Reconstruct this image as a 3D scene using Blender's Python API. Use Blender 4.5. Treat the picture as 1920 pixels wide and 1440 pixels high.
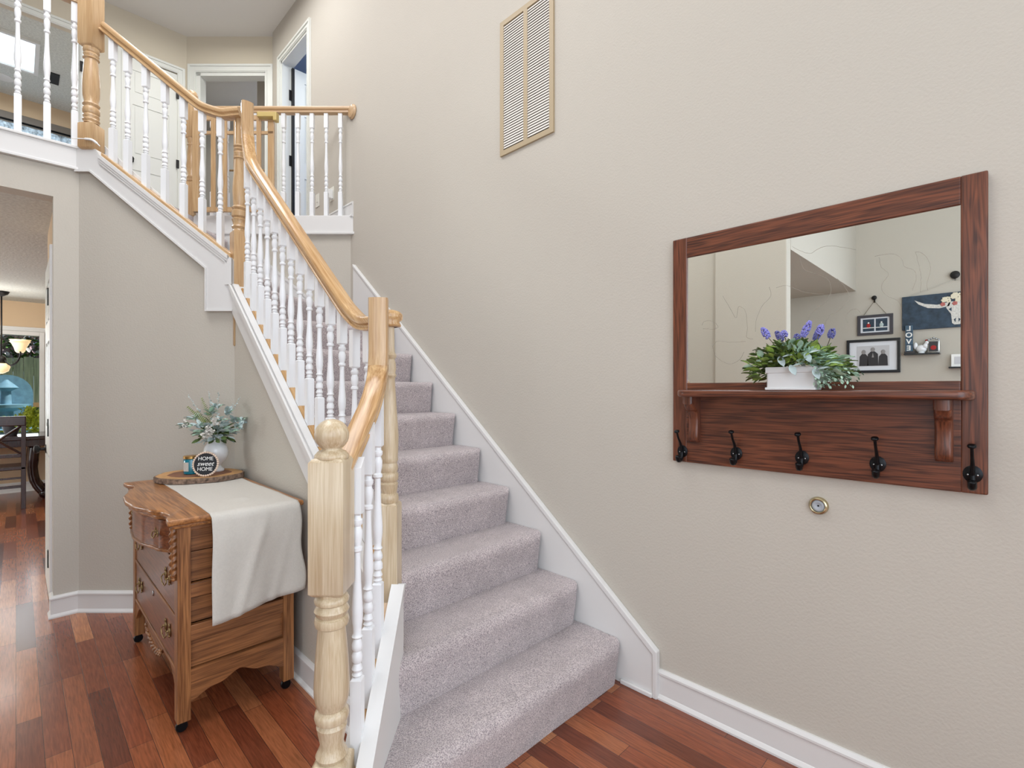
import bpy, bmesh, math, random
from mathutils import Vector, Matrix, noise
random.seed(7)
for o in list(bpy.data.objects): bpy.data.objects.remove(o, do_unlink=True)
S2 = math.sqrt(2.0); PI = math.pi
scn = bpy.context.scene
COL = scn.collection
# house axes: X towards the right-hand wall, Y along it. The camera looks along the diagonal.
def C(c, d, z=0.0):
    "point from sideways offset c and distance d along the diagonal"
    return Vector(((c + d) / S2, (d - c) / S2, z))
H = 1.35
# ------------------------------------------------------------------ camera
cd = bpy.data.cameras.new('camera'); cam = bpy.data.objects.new('camera', cd); COL.objects.link(cam)
cam.location = (0, 0, H); cam.rotation_euler = (PI / 2, 0, -PI / 4)
cd.sensor_width = 36.0; cd.lens = 930.0 / 1920.0 * 36.0; cd.shift_y = 8.0 / 1920.0; cd.clip_start = 0.05
scn.camera = cam
# ------------------------------------------------------------------ world, sun, daylight, exposure
w = bpy.data.worlds.new('world'); scn.world = w; w.use_nodes = True
nt = w.node_tree; bg = nt.nodes['Background']
sky = nt.nodes.new('ShaderNodeTexSky'); sky.sky_type = 'HOSEK_WILKIE'; sky.sun_direction = (-0.4, -0.5, 0.75); sky.turbidity = 3
nt.links.new(sky.outputs[0], bg.inputs[0]); bg.inputs[1].default_value = 1.3
def sun(rot, e, col=(1, .95, .88)):
    l = bpy.data.lights.new('sun', 'SUN'); l.energy = e; l.color = col; l.angle = .02
    o = bpy.data.objects.new('sun', l); o.rotation_euler = rot; COL.objects.link(o)
sun((math.radians(40), 0, math.radians(68)), 4.5)
def area(name, loc, rot, sx, sy, e, col=(1, 1, 1)):
    l = bpy.data.lights.new(name, 'AREA'); l.shape = 'RECTANGLE'; l.size = sx; l.size_y = sy; l.energy = e; l.color = col
    o = bpy.data.objects.new(name, l); o.location = loc; o.rotation_euler = rot; COL.objects.link(o); return o
R90 = PI / 2
# daylight of the tall entry windows behind the camera, the dining window and upstairs skylight; the rest are unseen lights
area('daylight_entry', (-1.1, -2.38, 2.3), (R90, 0, 0), 3.6, 3.4, 104, (.80, .89, 1.0))
area('side_fill_light', (-3.95, -0.9, 2.0), (R90, 0, -R90), 2.2, 2.4, 38, (.80, .89, 1.0))  # unseen fill off the windowless opposite wall, brightens right and stair walls
area('right_fill_light', (1.90, -1.5, 2.4), (R90, 0, R90), 1.4, 2.4, 70, (.88, .93, 1.0))  # added light, no window built here; lifts the wall reflected in the mirror
area('daylight_dining', (-0.9, 8.75, 1.4), (R90, 0, PI), 2.2, 1.2, 22, (.88, .96, 1))
area('dining_ceiling_fill', (-3.9, 6.6, 1.3), (R90 + .5, 0, -R90), 2.0, 1.2, 80, (.9, .97, 1))  # added uplight for the dining ceiling; there is no side window
area('dining_wall_fill', (-2.7, 5.8, 2.2), (math.radians(62), 0, -.5), 1.2, .8, 46, (1, .96, .90))  # added fill aimed at the dining window wall; no fixture hangs here
area('foyer_overhead_fill', (-0.1, 2.2, 5.2), (0, 0, 0), 1.7, 2.6, 72, (.97, .97, 1.0))  # unseen overhead fill evening out the foyer; its ceiling has no opening
area('stairwell_fill_light', C(-2.2, 3.8, 5.2), (0, 0, 0), 0.9, 0.9, 17, (.98, .98, 1.0))  # added overhead fill for the dim stairwell, without a fixture
area('hall_back_fill_light', C(-3.0, 4.6, 5.15), (0, 0, 0), 0.4, 0.4, 9, (1, .98, .92))  # small extra fill added to lift the hall walls, no lamp modelled
area('skylight_light', (-0.4, 8.0, 5.3), (0, 0, 0), 1.0, 1.0, 70, (.90, .96, 1))
area('blue_room_light', (3.0, 5.0, 5.0), (0, 0, 0), 0.8, 0.8, 22, (.9, .95, 1))
area('closet_room_light', C(-3.3, 6.6, 5.0), (0, 0, 0), 0.4, 0.4, 10, (.95, .97, 1))
vs = scn.view_settings; vs.view_transform = 'Standard'; vs.look = 'None'; vs.gamma = 1.0; vs.use_curve_mapping = False; vs.exposure = 0.33

# ------------------------------------------------------------------ materials
def lin(c):
    return tuple(((v / 255) / 12.92 if v / 255 <= .04045 else ((v / 255 + .055) / 1.055) ** 2.4) for v in c) + (1.0,)
def mat(name, rgb, rough=.5, metal=0, bump=0, bscale=200, spec=.5, noise_amt=0, nscale=8, trans=0, emit=None, es=0, coat=0):
    m = bpy.data.materials.new(name); m.use_nodes = True; t = m.node_tree; b = t.nodes['Principled BSDF']
    b.inputs['Base Color'].default_value = lin(rgb); b.inputs['Roughness'].default_value = rough
    b.inputs['Metallic'].default_value = metal; b.inputs['Specular IOR Level'].default_value = spec
    b.inputs['Transmission Weight'].default_value = trans; b.inputs['Coat Weight'].default_value = coat
    if emit: b.inputs['Emission Color'].default_value = lin(emit); b.inputs['Emission Strength'].default_value = es
    tc = t.nodes.new('ShaderNodeTexCoord')
    if noise_amt:
        n = t.nodes.new('ShaderNodeTexNoise'); n.inputs['Scale'].default_value = nscale; n.inputs['Detail'].default_value = 4
        t.links.new(tc.outputs['Object'], n.inputs['Vector'])
        mx = t.nodes.new('ShaderNodeMix'); mx.data_type = 'RGBA'
        mx.inputs[6].default_value = lin(tuple(max(0, v * (1 - noise_amt)) for v in rgb)); mx.inputs[7].default_value = lin(tuple(min(255, v * (1 + noise_amt)) for v in rgb))
        mr = t.nodes.new('ShaderNodeMapRange'); mr.inputs[1].default_value = .3; mr.inputs[2].default_value = .7
        t.links.new(n.outputs['Fac'], mr.inputs[0]); t.links.new(mr.outputs[0], mx.inputs[0]); t.links.new(mx.outputs[2], b.inputs['Base Color'])
    if bump:
        n2 = t.nodes.new('ShaderNodeTexNoise'); n2.inputs['Scale'].default_value = bscale; n2.inputs['Detail'].default_value = 2
        t.links.new(tc.outputs['Object'], n2.inputs['Vector'])
        bp = t.nodes.new('ShaderNodeBump'); bp.inputs['Strength'].default_value = bump; bp.inputs['Distance'].default_value = .002
        t.links.new(n2.outputs['Fac'], bp.inputs['Height']); t.links.new(bp.outputs[0], b.inputs['Normal'])
    return m
def wood(name, light, dark, direction=(0, 0, 1), rough=.35, fine=1.0, contrast=1.0, rings=1.0, coat=.15):
    "grain running along `direction` in object space"
    m = bpy.data.materials.new(name); m.use_nodes = True; t = m.node_tree; b = t.nodes['Principled BSDF']
    b.inputs['Roughness'].default_value = rough; b.inputs['Coat Weight'].default_value = coat; b.inputs['Coat Roughness'].default_value = .15
    tc = t.nodes.new('ShaderNodeTexCoord')
    d = Vector(direction).normalized(); q = d.rotation_difference(Vector((0, 0, 1))).to_euler()
    mp0 = t.nodes.new('ShaderNodeMapping'); mp0.inputs['Rotation'].default_value = q; t.links.new(tc.outputs['Object'], mp0.inputs[0])
    mp = t.nodes.new('ShaderNodeMapping'); mp.inputs['Scale'].default_value = (1, 1, .07); t.links.new(mp0.outputs[0], mp.inputs[0])
    n1 = t.nodes.new('ShaderNodeTexNoise'); n1.inputs['Scale'].default_value = 14 * rings; n1.inputs['Detail'].default_value = 2; n1.inputs['Distortion'].default_value = .4
    t.links.new(mp.outputs[0], n1.inputs['Vector'])
    ml = t.nodes.new('ShaderNodeMath'); ml.operation = 'MULTIPLY'; ml.inputs[1].default_value = 26; t.links.new(n1.outputs['Fac'], ml.inputs[0])
    sn = t.nodes.new('ShaderNodeMath'); sn.operation = 'SINE'; t.links.new(ml.outputs[0], sn.inputs[0])
    mp2 = t.nodes.new('ShaderNodeMapping'); mp2.inputs['Scale'].default_value = (1, 1, .03); t.links.new(mp0.outputs[0], mp2.inputs[0])
    n2 = t.nodes.new('ShaderNodeTexNoise'); n2.inputs['Scale'].default_value = 330 * fine; n2.inputs['Detail'].default_value = 5
    t.links.new(mp2.outputs[0], n2.inputs['Vector'])
    a = t.nodes.new('ShaderNodeMapRange'); a.inputs[1].default_value = -1; a.inputs[2].default_value = 1; a.inputs[3].default_value = .5 - .2 * contrast; a.inputs[4].default_value = .5 + .2 * contrast
    t.links.new(sn.outputs[0], a.inputs[0])
    ad = t.nodes.new('ShaderNodeMath'); ad.operation = 'MULTIPLY_ADD'; ad.inputs[1].default_value = 1.7 * contrast; t.links.new(n2.outputs['Fac'], ad.inputs[0]); 
    sb = t.nodes.new('ShaderNodeMath'); sb.operation = 'SUBTRACT'; sb.inputs[1].default_value = .85 * contrast; t.links.new(a.outputs[0], sb.inputs[0]); t.links.new(sb.outputs[0], ad.inputs[2])
    mx = t.nodes.new('ShaderNodeMix'); mx.data_type = 'RGBA'; mx.inputs[6].default_value = lin(light); mx.inputs[7].default_value = lin(dark)
    cl = t.nodes.new('ShaderNodeClamp'); t.links.new(ad.outputs[0], cl.inputs[0]); t.links.new(cl.outputs[0], mx.inputs[0]); t.links.new(mx.outputs[2], b.inputs['Base Color'])
    return m
def planks(name):
    m = bpy.data.materials.new(name); m.use_nodes = True; t = m.node_tree; b = t.nodes['Principled BSDF']; b.inputs['Roughness'].default_value = .27
    b.inputs['Coat Weight'].default_value = .25; b.inputs['Coat Roughness'].default_value = .12
    tc = t.nodes.new('ShaderNodeTexCoord'); sp = t.nodes.new('ShaderNodeSeparateXYZ'); t.links.new(tc.outputs['Object'], sp.inputs[0])
    cb = t.nodes.new('ShaderNodeCombineXYZ'); t.links.new(sp.outputs[1], cb.inputs[0]); t.links.new(sp.outputs[0], cb.inputs[1])
    br = t.nodes.new('ShaderNodeTexBrick'); br.offset = .37; br.offset_frequency = 3; br.squash = 1.25; br.squash_frequency = 2
    br.inputs['Scale'].default_value = 1; br.inputs['Brick Width'].default_value = .62; br.inputs['Row Height'].default_value = .0745
    br.inputs['Mortar Size'].default_value = .0009; br.inputs['Mortar Smooth'].default_value = .3; br.inputs['Bias'].default_value = 0
    br.inputs['Color1'].default_value = (0, 0, 0, 1); br.inputs['Color2'].default_value = (1, 1, 1, 1); br.inputs['Mortar'].default_value = (.5, .5, .5, 1)
    t.links.new(cb.outputs[0], br.inputs['Vector'])
    rp = t.nodes.new('ShaderNodeValToRGB'); e = rp.color_ramp.elements
    e[0].position = 0; e[0].color = lin((90, 44, 29)); e[1].position = 1; e[1].color = lin((192, 128, 84))
    for p, c in ((.3, (126, 66, 42)), (.55, (162, 96, 60)), (.8, (138, 72, 45))):
        x = e.new(p); x.color = lin(c)
    t.links.new(br.outputs['Color'], rp.inputs[0])
    mp = t.nodes.new('ShaderNodeMapping'); mp.inputs['Scale'].default_value = (1, .06, 1); t.links.new(tc.outputs['Object'], mp.inputs[0])
    n = t.nodes.new('ShaderNodeTexNoise'); n.inputs['Scale'].default_value = 160; n.inputs['Detail'].default_value = 5; n.inputs['Distortion'].default_value = .6; t.links.new(mp.outputs[0], n.inputs['Vector'])
    mr = t.nodes.new('ShaderNodeMapRange'); mr.inputs[1].default_value = .3; mr.inputs[2].default_value = .7; mr.inputs[3].default_value = .68; mr.inputs[4].default_value = 1.2; t.links.new(n.outputs['Fac'], mr.inputs[0])
    mu = t.nodes.new('ShaderNodeMix'); mu.data_type = 'RGBA'; mu.blend_type = 'MULTIPLY'; mu.inputs[0].default_value = 1
    t.links.new(rp.outputs[0], mu.inputs[6]); t.links.new(mr.outputs[0], mu.inputs[7])
    gp = t.nodes.new('ShaderNodeMix'); gp.data_type = 'RGBA'; t.links.new(br.outputs['Fac'], gp.inputs[0]); t.links.new(mu.outputs[2], gp.inputs[6]); gp.inputs[7].default_value = lin((50, 22, 16))
    t.links.new(gp.outputs[2], b.inputs['Base Color'])
    bp = t.nodes.new('ShaderNodeBump'); bp.inputs['Strength'].default_value = .4; bp.inputs['Distance'].default_value = .001; bp.invert = True
    t.links.new(br.outputs['Fac'], bp.inputs['Height']); t.links.new(bp.outputs[0], b.inputs['Normal'])
    return m
def carpet_mat(name, c1, c2):
    m = bpy.data.materials.new(name); m.use_nodes = True; t = m.node_tree; b = t.nodes['Principled BSDF']; b.inputs['Roughness'].default_value = .95
    b.inputs['Specular IOR Level'].default_value = .1; b.inputs['Sheen Weight'].default_value = .35; b.inputs['Sheen Roughness'].default_value = .5
    tc = t.nodes.new('ShaderNodeTexCoord')
    n = t.nodes.new('ShaderNodeTexNoise'); n.inputs['Scale'].default_value = 260; n.inputs['Detail'].default_value = 3; t.links.new(tc.outputs['Object'], n.inputs['Vector'])
    n3 = t.nodes.new('ShaderNodeTexNoise'); n3.inputs['Scale'].default_value = 9; n3.inputs['Detail'].default_value = 3; t.links.new(tc.outputs['Object'], n3.inputs['Vector'])
    mr = t.nodes.new('ShaderNodeMapRange'); mr.inputs[1].default_value = .36; mr.inputs[2].default_value = .6; t.links.new(n.outputs['Fac'], mr.inputs[0])
    mx = t.nodes.new('ShaderNodeMix'); mx.data_type = 'RGBA'; mx.inputs[6].default_value = lin(c2); mx.inputs[7].default_value = lin(c1); t.links.new(mr.outputs[0], mx.inputs[0])
    m3 = t.nodes.new('ShaderNodeMapRange'); m3.inputs[1].default_value = .3; m3.inputs[2].default_value = .7; m3.inputs[3].default_value = .9; m3.inputs[4].default_value = 1.07; t.links.new(n3.outputs['Fac'], m3.inputs[0])
    mu = t.nodes.new('ShaderNodeMix'); mu.data_type = 'RGBA'; mu.blend_type = 'MULTIPLY'; mu.inputs[0].default_value = 1; t.links.new(mx.outputs[2], mu.inputs[6]); t.links.new(m3.outputs[0], mu.inputs[7])
    t.links.new(mu.outputs[2], b.inputs['Base Color'])
    bp = t.nodes.new('ShaderNodeBump'); bp.inputs['Strength'].default_value = .9; bp.inputs['Distance'].default_value = .006; t.links.new(n.outputs['Fac'], bp.inputs['Height']); t.links.new(bp.outputs[0], b.inputs['Normal'])
    return m
M = {}
M['wall'] = mat('wall_paint', (196, 190, 179), .75, bump=.55, bscale=110, spec=.3)
M['wall_dining'] = mat('wall_paint_tan', (216, 190, 158), .8, bump=.4, bscale=110, spec=.3)
M['wall_hall'] = mat('wall_paint_hall', (212, 203, 184), .8, spec=.3)
M['wall_blue'] = mat('wall_paint_blue', (92, 134, 190), .8, spec=.3)
M['ceiling'] = mat('ceiling_texture', (206, 208, 203), .9, bump=1.0, bscale=60, noise_amt=.06, nscale=50, spec=.2)
M['ceil_white'] = mat('ceiling_white', (228, 226, 220), .9, bump=.3, bscale=60, spec=.2)
M['trim'] = mat('trim_paint', (224, 223, 221), .35, spec=.4)
M['bal'] = mat('baluster_paint', (238, 240, 242), .3, spec=.45)
M['doorw'] = mat('door_paint', (226, 228, 222), .4, spec=.4)
M['oak_post'] = wood('pale_oak', (212, 196, 168), (178, 154, 120), (0, 0, 1), .3, .8, .9)
M['oak'] = wood('honey_oak', (208, 178, 138), (176, 138, 96), (0, 0, 1), .28, .7, .9)
M['oak_r1'] = wood('honey_oak_rail', (214, 178, 130), (172, 128, 78), (0, 1, .8278), .25, .6, 1.0)
M['oak_r2'] = wood('honey_oak_rail_upper', (210, 178, 136), (178, 140, 96), (-1 / S2, 1 / S2, .8278), .28, .6, .8)
M['oak_r3'] = wood('honey_oak_rail_lower', (214, 178, 130), (164, 120, 72), (1 / S2, 1 / S2, .8), .25, .5, 1.2)
M['oak_h'] = wood('honey_oak_level', (208, 178, 140), (180, 144, 104), (1, -1, 0), .3, .7, .7)
M['dress'] = wood('dresser_oak', (172, 118, 72), (104, 62, 33), (0, 0, 1), .38, .8, 1.3, rings=1.7)
M['dress_h'] = wood('dresser_oak_level', (166, 112, 68), (100, 60, 32), (0, 1, 0), .36, .8, 1.3, rings=1.7)
M['dress_x'] = wood('dresser_oak_side', (160, 106, 64), (98, 60, 34), (1, 0, 0), .42, .9, 1.1, rings=1.7)
M['dress_top'] = wood('dresser_oak_top', (182, 124, 72), (120, 74, 38), (0, 1, .02), .3, .45, 1.2, rings=1.7)
M['dress_d'] = wood('dresser_oak_drawer', (144, 86, 54), (88, 48, 30), (0, 1, 0), .34, .5, 1.0, coat=.25, rings=1.7)
M['mah'] = wood('red_stained_oak', (124, 70, 46), (60, 30, 21), (0, 1, 0), .34, .6, 1.2, rings=3.4)
M['mah_v'] = wood('red_stained_oak_upright', (126, 72, 48), (64, 34, 24), (0, 0, 1), .34, .6, 1.1, rings=3.4)
M['floor'] = planks('cherry_planks')
M['carpet'] = carpet_mat('carpet', (218, 206, 205), (146, 134, 138))
M['black'] = mat('black_metal', (20, 21, 24), .35, metal=.6)
M['iron'] = mat('black_iron_hinge', (28, 26, 26), .5, metal=.3)
M['brass'] = mat('aged_brass', (150, 128, 88), .35, metal=.9)
M['satin'] = mat('satin_nickel_brass', (196, 184, 150), .25, metal=1)
M['steel'] = mat('steel', (180, 184, 186), .25, metal=1)
M['mirror'] = mat('mirror_glass', (240, 243, 240), .004, metal=1)
M['vent'] = mat('vent_tan', (178, 160, 130), .5)
M['slat'] = mat('vent_slat', (226, 222, 214), .5)
M['dark'] = mat('dark_cavity', (120, 112, 104), .9)
M['cloth'] = mat('linen', (206, 202, 194), .95, bump=.8, bscale=420, spec=.1, noise_amt=.012, nscale=120)
M['ceramic'] = mat('white_ceramic', (238, 240, 243), .15, coat=.5)
M['planter'] = mat('planter_ceramic', (222, 224, 224), .3)
M['teal'] = mat('teal_glass', (14, 120, 140), .12, coat=.6)
M['gold'] = mat('gold_lid', (190, 150, 90), .3, metal=.9)
M['signblack'] = mat('sign_black', (34, 36, 42), .6)
M['white'] = mat('white_paint', (245, 245, 243), .5)
M['bead'] = mat('wood_beads', (226, 204, 186), .5)
M['bark'] = mat('bark', (116, 96, 82), .95, bump=1, bscale=90, noise_amt=.35, nscale=60)
M['slice'] = mat('slice_wood', (196, 150, 98), .6, noise_amt=.08, nscale=20)
M['slice_in'] = mat('slice_heartwood', (128, 84, 58), .6, noise_amt=.12, nscale=20)
M['leaf1'] = mat('leaf_green', (122, 146, 66), .55, noise_amt=.3, nscale=30)
M['leaf2'] = mat('leaf_dusty', (166, 194, 172), .6, noise_amt=.18, nscale=30)
M['leaf3'] = mat('leaf_sage', (182, 198, 198), .65, noise_amt=.15, nscale=30)
M['leaf4'] = mat('leaf_dark', (84, 104, 56), .55, noise_amt=.3, nscale=30)
M['fern'] = mat('leaf_fern', (168, 184, 112), .6, noise_amt=.15, nscale=30)
M['lav'] = mat('grape_hyacinth', (136, 134, 204), .6, noise_amt=.2, nscale=300)
M['petal'] = mat('white_blossom', (238, 236, 230), .6)
M['twig'] = mat('stem', (96, 84, 58), .7)
M['espresso'] = wood('espresso_wood', (60, 32, 28), (34, 18, 18), (0, 0, 1), .25, .5, .8, coat=.4)
M['glass'] = mat('clear_glass', (255, 255, 255), .0, trans=1, spec=.5)
M['glass'].node_tree.nodes['Principled BSDF'].inputs['IOR'].default_value = 1.06
M['frameb'] = mat('black_frame', (30, 34, 40), .3, coat=.4)
M['frameg'] = mat('grey_frame', (70, 68, 74), .5)
M['matw'] = mat('photo_mat', (232, 235, 242), .7)
M['photo'] = mat('photo_grey', (150, 158, 172), .5, noise_amt=.3, nscale=12)
M['photo_d'] = mat('photo_dark', (56, 54, 58), .5)
M['photo_l'] = mat('photo_light', (206, 206, 210), .5)
M['photo_skin'] = mat('photo_mid', (150, 146, 146), .5)
M['navy'] = mat('navy_board', (52, 68, 84), .7, noise_amt=.2, nscale=16)
M['bone'] = mat('bone_paint', (214, 212, 206), .7, noise_amt=.08, nscale=60)
M['rose'] = mat('rose_paint', (190, 110, 104), .7)
M['cream'] = mat('cream_paint', (232, 224, 200), .7)
M['red'] = mat('red_paint', (170, 40, 40), .7)
M['blockb'] = mat('slate_block', (72, 96, 116), .6)
M['plate'] = mat('switch_plate', (228, 226, 216), .4)
M['fence'] = wood('fence_boards', (134, 146, 120), (84, 96, 80), (0, 0, 1), .8, .3, 1.0, coat=0)
M['grass'] = mat('lawn', (84, 118, 50), .9, noise_amt=.3, nscale=30)
M['shrub'] = mat('shrub_yellow', (226, 230, 80), .7, noise_amt=.2, nscale=30)
M['shrub2'] = mat('shrub_green', (92, 140, 60), .7, noise_amt=.25, nscale=30)
M['pink'] = mat('pink_blossom', (232, 200, 206), .8, noise_amt=.15, nscale=20)
M['stone'] = mat('fountain_stone', (112, 156, 178), .6, noise_amt=.1, nscale=10)
M['terra'] = mat('planter_clay', (170, 120, 104), .8)
M['lampglass'] = mat('frosted_lamp_glass', (255, 238, 200), .5, emit=(255, 226, 170), es=.55)
M['sketch'] = mat('grease_pencil_line', (160, 152, 140), .8)
M['skyglass'] = mat('skylight_pane', (235, 248, 255), .5, emit=(225, 244, 255), es=1.1)
M['darkcloth'] = mat('navy_garment', (26, 30, 50), .9)
M['curtain'] = mat('curtain_print', (168, 184, 196), .9, noise_amt=.3, nscale=25)

# ------------------------------------------------------------------ mesh helpers (coordinates are world ones unless local=True)
WM = {}
def root_matrix(o): return WM.get(o.name, Matrix.Identity(4))
def obj(name, bm, m, parent=None, smooth=False, local=False, origin=None):
    me = bpy.data.meshes.new(name); bm.normal_update(); bm.to_mesh(me); bm.free()
    o = bpy.data.objects.new(name, me); COL.objects.link(o)
    ms = m if isinstance(m, (list, tuple)) else [m]
    for x in ms: me.materials.append(x)
    if smooth:
        for p in me.polygons: p.use_smooth = True
        if smooth == 'auto' and hasattr(me, 'set_sharp_from_angle'): me.set_sharp_from_angle(angle=math.radians(38))
    if parent is not None:
        o.parent = parent; mw = root_matrix(parent)
        if not local: me.transform(mw.inverted())
        WM[o.name] = mw
    elif origin is not None:
        mw = Matrix.Translation(origin); me.transform(mw.inverted()); o.location = origin; WM[o.name] = mw
    return o
def thing(name, label, cat, loc=(0, 0, 0), rz=0, group=None, rot=None):
    o = bpy.data.objects.new(name, None); COL.objects.link(o); o.empty_display_size = .05
    o.location = loc; o.rotation_euler = rot if rot else (0, 0, rz)
    WM[o.name] = Matrix.Translation(Vector(loc)) @ o.rotation_euler.to_matrix().to_4x4()
    o['label'] = label; o['category'] = cat
    if group: o['group'] = group
    return o
def tag(o, label, cat, group=None):
    o['label'] = label; o['category'] = cat
    if group: o['group'] = group
    return o
def struct(name, bm, m, smooth=False):
    o = obj(name, bm, m, smooth=smooth); o['kind'] = 'structure'; return o
def BM(): return bmesh.new()
def box(bm, a, b, bevel=0, seg=2, mi=0):
    x0, y0, z0 = a; x1, y1, z1 = b
    vs_ = [bm.verts.new(p) for p in ((x0, y0, z0), (x1, y0, z0), (x1, y1, z0), (x0, y1, z0), (x0, y0, z1), (x1, y0, z1), (x1, y1, z1), (x0, y1, z1))]
    fs = [bm.faces.new([vs_[i] for i in q]) for q in ((0, 3, 2, 1), (4, 5, 6, 7), (0, 1, 5, 4), (1, 2, 6, 5), (2, 3, 7, 6), (3, 0, 4, 7))]
    for f in fs: f.material_index = mi
    if bevel:
        es = set(e for f in fs for e in f.edges)
        bmesh.ops.bevel(bm, geom=list(es), offset=bevel, segments=seg, profile=.6, affect='EDGES')
    return vs_
def obox(bm, c, sx, sy, z0, z1, ang=0, bevel=0, mi=0):
    "box centred on c, turned by ang about z"
    t = BM(); box(t, (-sx / 2, -sy / 2, z0), (sx / 2, sy / 2, z1), bevel)
    for f in t.faces: f.material_index = mi
    t.transform(Matrix.Translation((c[0], c[1], 0)) @ Matrix.Rotation(ang, 4, 'Z')); merge(bm, t)
def merge(bm, t, mtx=None):
    if mtx is not None: t.transform(mtx)
    me = bpy.data.meshes.new('tmp'); t.to_mesh(me); t.free(); bm.from_mesh(me); bpy.data.meshes.remove(me)
def prism(bm, pts, off, bevel=0, bsel=None, seg=3, mi=0):
    "closed polygon pts (3-D) extruded by vector off"
    off = Vector(off); a = [bm.verts.new(p) for p in pts]; b = [bm.verts.new(Vector(p) + off) for p in pts]
    n = len(pts); fs = [bm.faces.new(a), bm.faces.new(b[::-1])]
    for i in range(n): fs.append(bm.faces.new((a[i], b[i], b[(i + 1) % n], a[(i + 1) % n])))
    for f in fs: f.material_index = mi
    bmesh.ops.recalc_face_normals(bm, faces=fs)
    if bevel:
        es = [e for e in set(e for f in fs for e in f.edges) if (bsel is None or bsel(e))]
        bmesh.ops.bevel(bm, geom=es, offset=bevel, segments=seg, profile=.5, affect='EDGES')
    return a, b
def lathe(bm, prof, c=(0, 0, 0), n=24, mtx=None):
    "prof: (radius, z) from bottom to top"
    t = BM(); rings = []
    for r, z in prof:
        rings.append([t.verts.new((r * math.cos(2 * PI * i / n), r * math.sin(2 * PI * i / n), z)) for i in range(n)])
    for a, b in zip(rings, rings[1:]):
        for i in range(n): t.faces.new((a[i], a[(i + 1) % n], b[(i + 1) % n], b[i]))
    t.faces.new(rings[0][::-1]); t.faces.new(rings[-1])
    merge(bm, t, (mtx if mtx is not None else Matrix.Identity(4)) if c == (0, 0, 0) else Matrix.Translation(c) @ (mtx if mtx is not None else Matrix.Identity(4)))
def tube(bm, pts, r, n=8, caps=True):
    pts = [Vector(p) for p in pts]; rs = r if isinstance(r, (list, tuple)) else [r] * len(pts); rings = []
    ref = Vector((0, 0, 1))
    for i, p in enumerate(pts):
        T = (pts[min(i + 1, len(pts) - 1)] - pts[max(i - 1, 0)]).normalized()
        if i == 0:
            if abs(T.dot(ref)) > .95: ref = Vector((1, 0, 0))
            S = T.cross(ref).normalized()
        else: S = (S - T * S.dot(T)).normalized()
        U = T.cross(S)
        rings.append([bm.verts.new(p + (S * math.cos(2 * PI * k / n) + U * math.sin(2 * PI * k / n)) * rs[i]) for k in range(n)])
    for a, b in zip(rings, rings[1:]):
        for k in range(n): bm.faces.new((a[k], a[(k + 1) % n], b[(k + 1) % n], b[k]))
    if caps: bm.faces.new(rings[0][::-1]); bm.faces.new(rings[-1])
def sphere(bm, c, r, u=16, v=10, sc=(1, 1, 1), rot=None):
    t = BM(); bmesh.ops.create_uvsphere(t, u_segments=u, v_segments=v, radius=r)
    m = Matrix.Translation(c)
    if rot is not None: m = m @ rot
    merge(bm, t, m @ Matrix.Diagonal((*sc, 1)))
def sweep(bm, path, prof, closed_ends=True, mi=0):
    "path: list of (point, side); prof: list of (s, u)"
    rings = []; n = len(path)
    for i, (p, s) in enumerate(path):
        T = (Vector(path[min(i + 1, n - 1)][0]) - Vector(path[max(i - 1, 0)][0])).normalized()
        s = Vector(s); s = (s - T * s.dot(T)).normalized(); U = s.cross(T)
        rings.append([bm.verts.new(Vector(p) + s * a + U * b) for a, b in prof])
    k = len(prof); fs = []
    for a, b in zip(rings, rings[1:]):
        for j in range(k): fs.append(bm.faces.new((a[j], a[(j + 1) % k], b[(j + 1) % k], b[j])))
    if closed_ends: fs.append(bm.faces.new(rings[0][::-1])); fs.append(bm.faces.new(rings[-1]))
    for f in fs: f.material_index = mi
    bmesh.ops.recalc_face_normals(bm, faces=fs)
def smooth_path(pts, n=8):
    "Catmull-Rom"
    pts = [Vector(p) for p in pts]; P = [pts[0]] + pts + [pts[-1]]; out = []
    for i in range(1, len(P) - 2):
        for k in range(n):
            t = k / n; a, b, c, d = P[i - 1], P[i], P[i + 1], P[i + 2]
            out.append(.5 * ((2 * b) + (c - a) * t + (2 * a - 5 * b + 4 * c - d) * t * t + (3 * b - a - 3 * c + d) * t ** 3))
    out.append(pts[-1]); return out
def molding(bm, path, prof):
    "wall moulding: path of (x, y), prof of (out, z); out is to the right of the walking direction"
    P = [Vector((p[0], p[1])) for p in path]; rings = []
    for i, p in enumerate(P):
        ds = []
        if i > 0: ds.append((P[i] - P[i - 1]).normalized())
        if i < len(P) - 1: ds.append((P[i + 1] - P[i]).normalized())
        ns = [Vector((d.y, -d.x)) for d in ds]; nrm = sum(ns, Vector((0, 0))); nrm.normalize(); k = 1 / max(.3, nrm.dot(ns[0]))
        rings.append([bm.verts.new((p.x + nrm.x * o * k, p.y + nrm.y * o * k, z)) for o, z in prof])
    k = len(prof); fs = []
    for a, b in zip(rings, rings[1:]):
        for j in range(k): fs.append(bm.faces.new((a[j], a[(j + 1) % k], b[(j + 1) % k], b[j])))
    fs.append(bm.faces.new(rings[0][::-1])); fs.append(bm.faces.new(rings[-1])); bmesh.ops.recalc_face_normals(bm, faces=fs)
def wall_poly(name, pts, off, m): bm = BM(); prism(bm, pts, off); return struct(name, bm, m)

# ------------------------------------------------------------------ dimensions
XW = 1.99; XS = .935; R = .1987; T = .24; ZF = 14 * R; ZC = 5.25
def Yk(k): return 1.26 + T * (k - 1)
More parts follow.
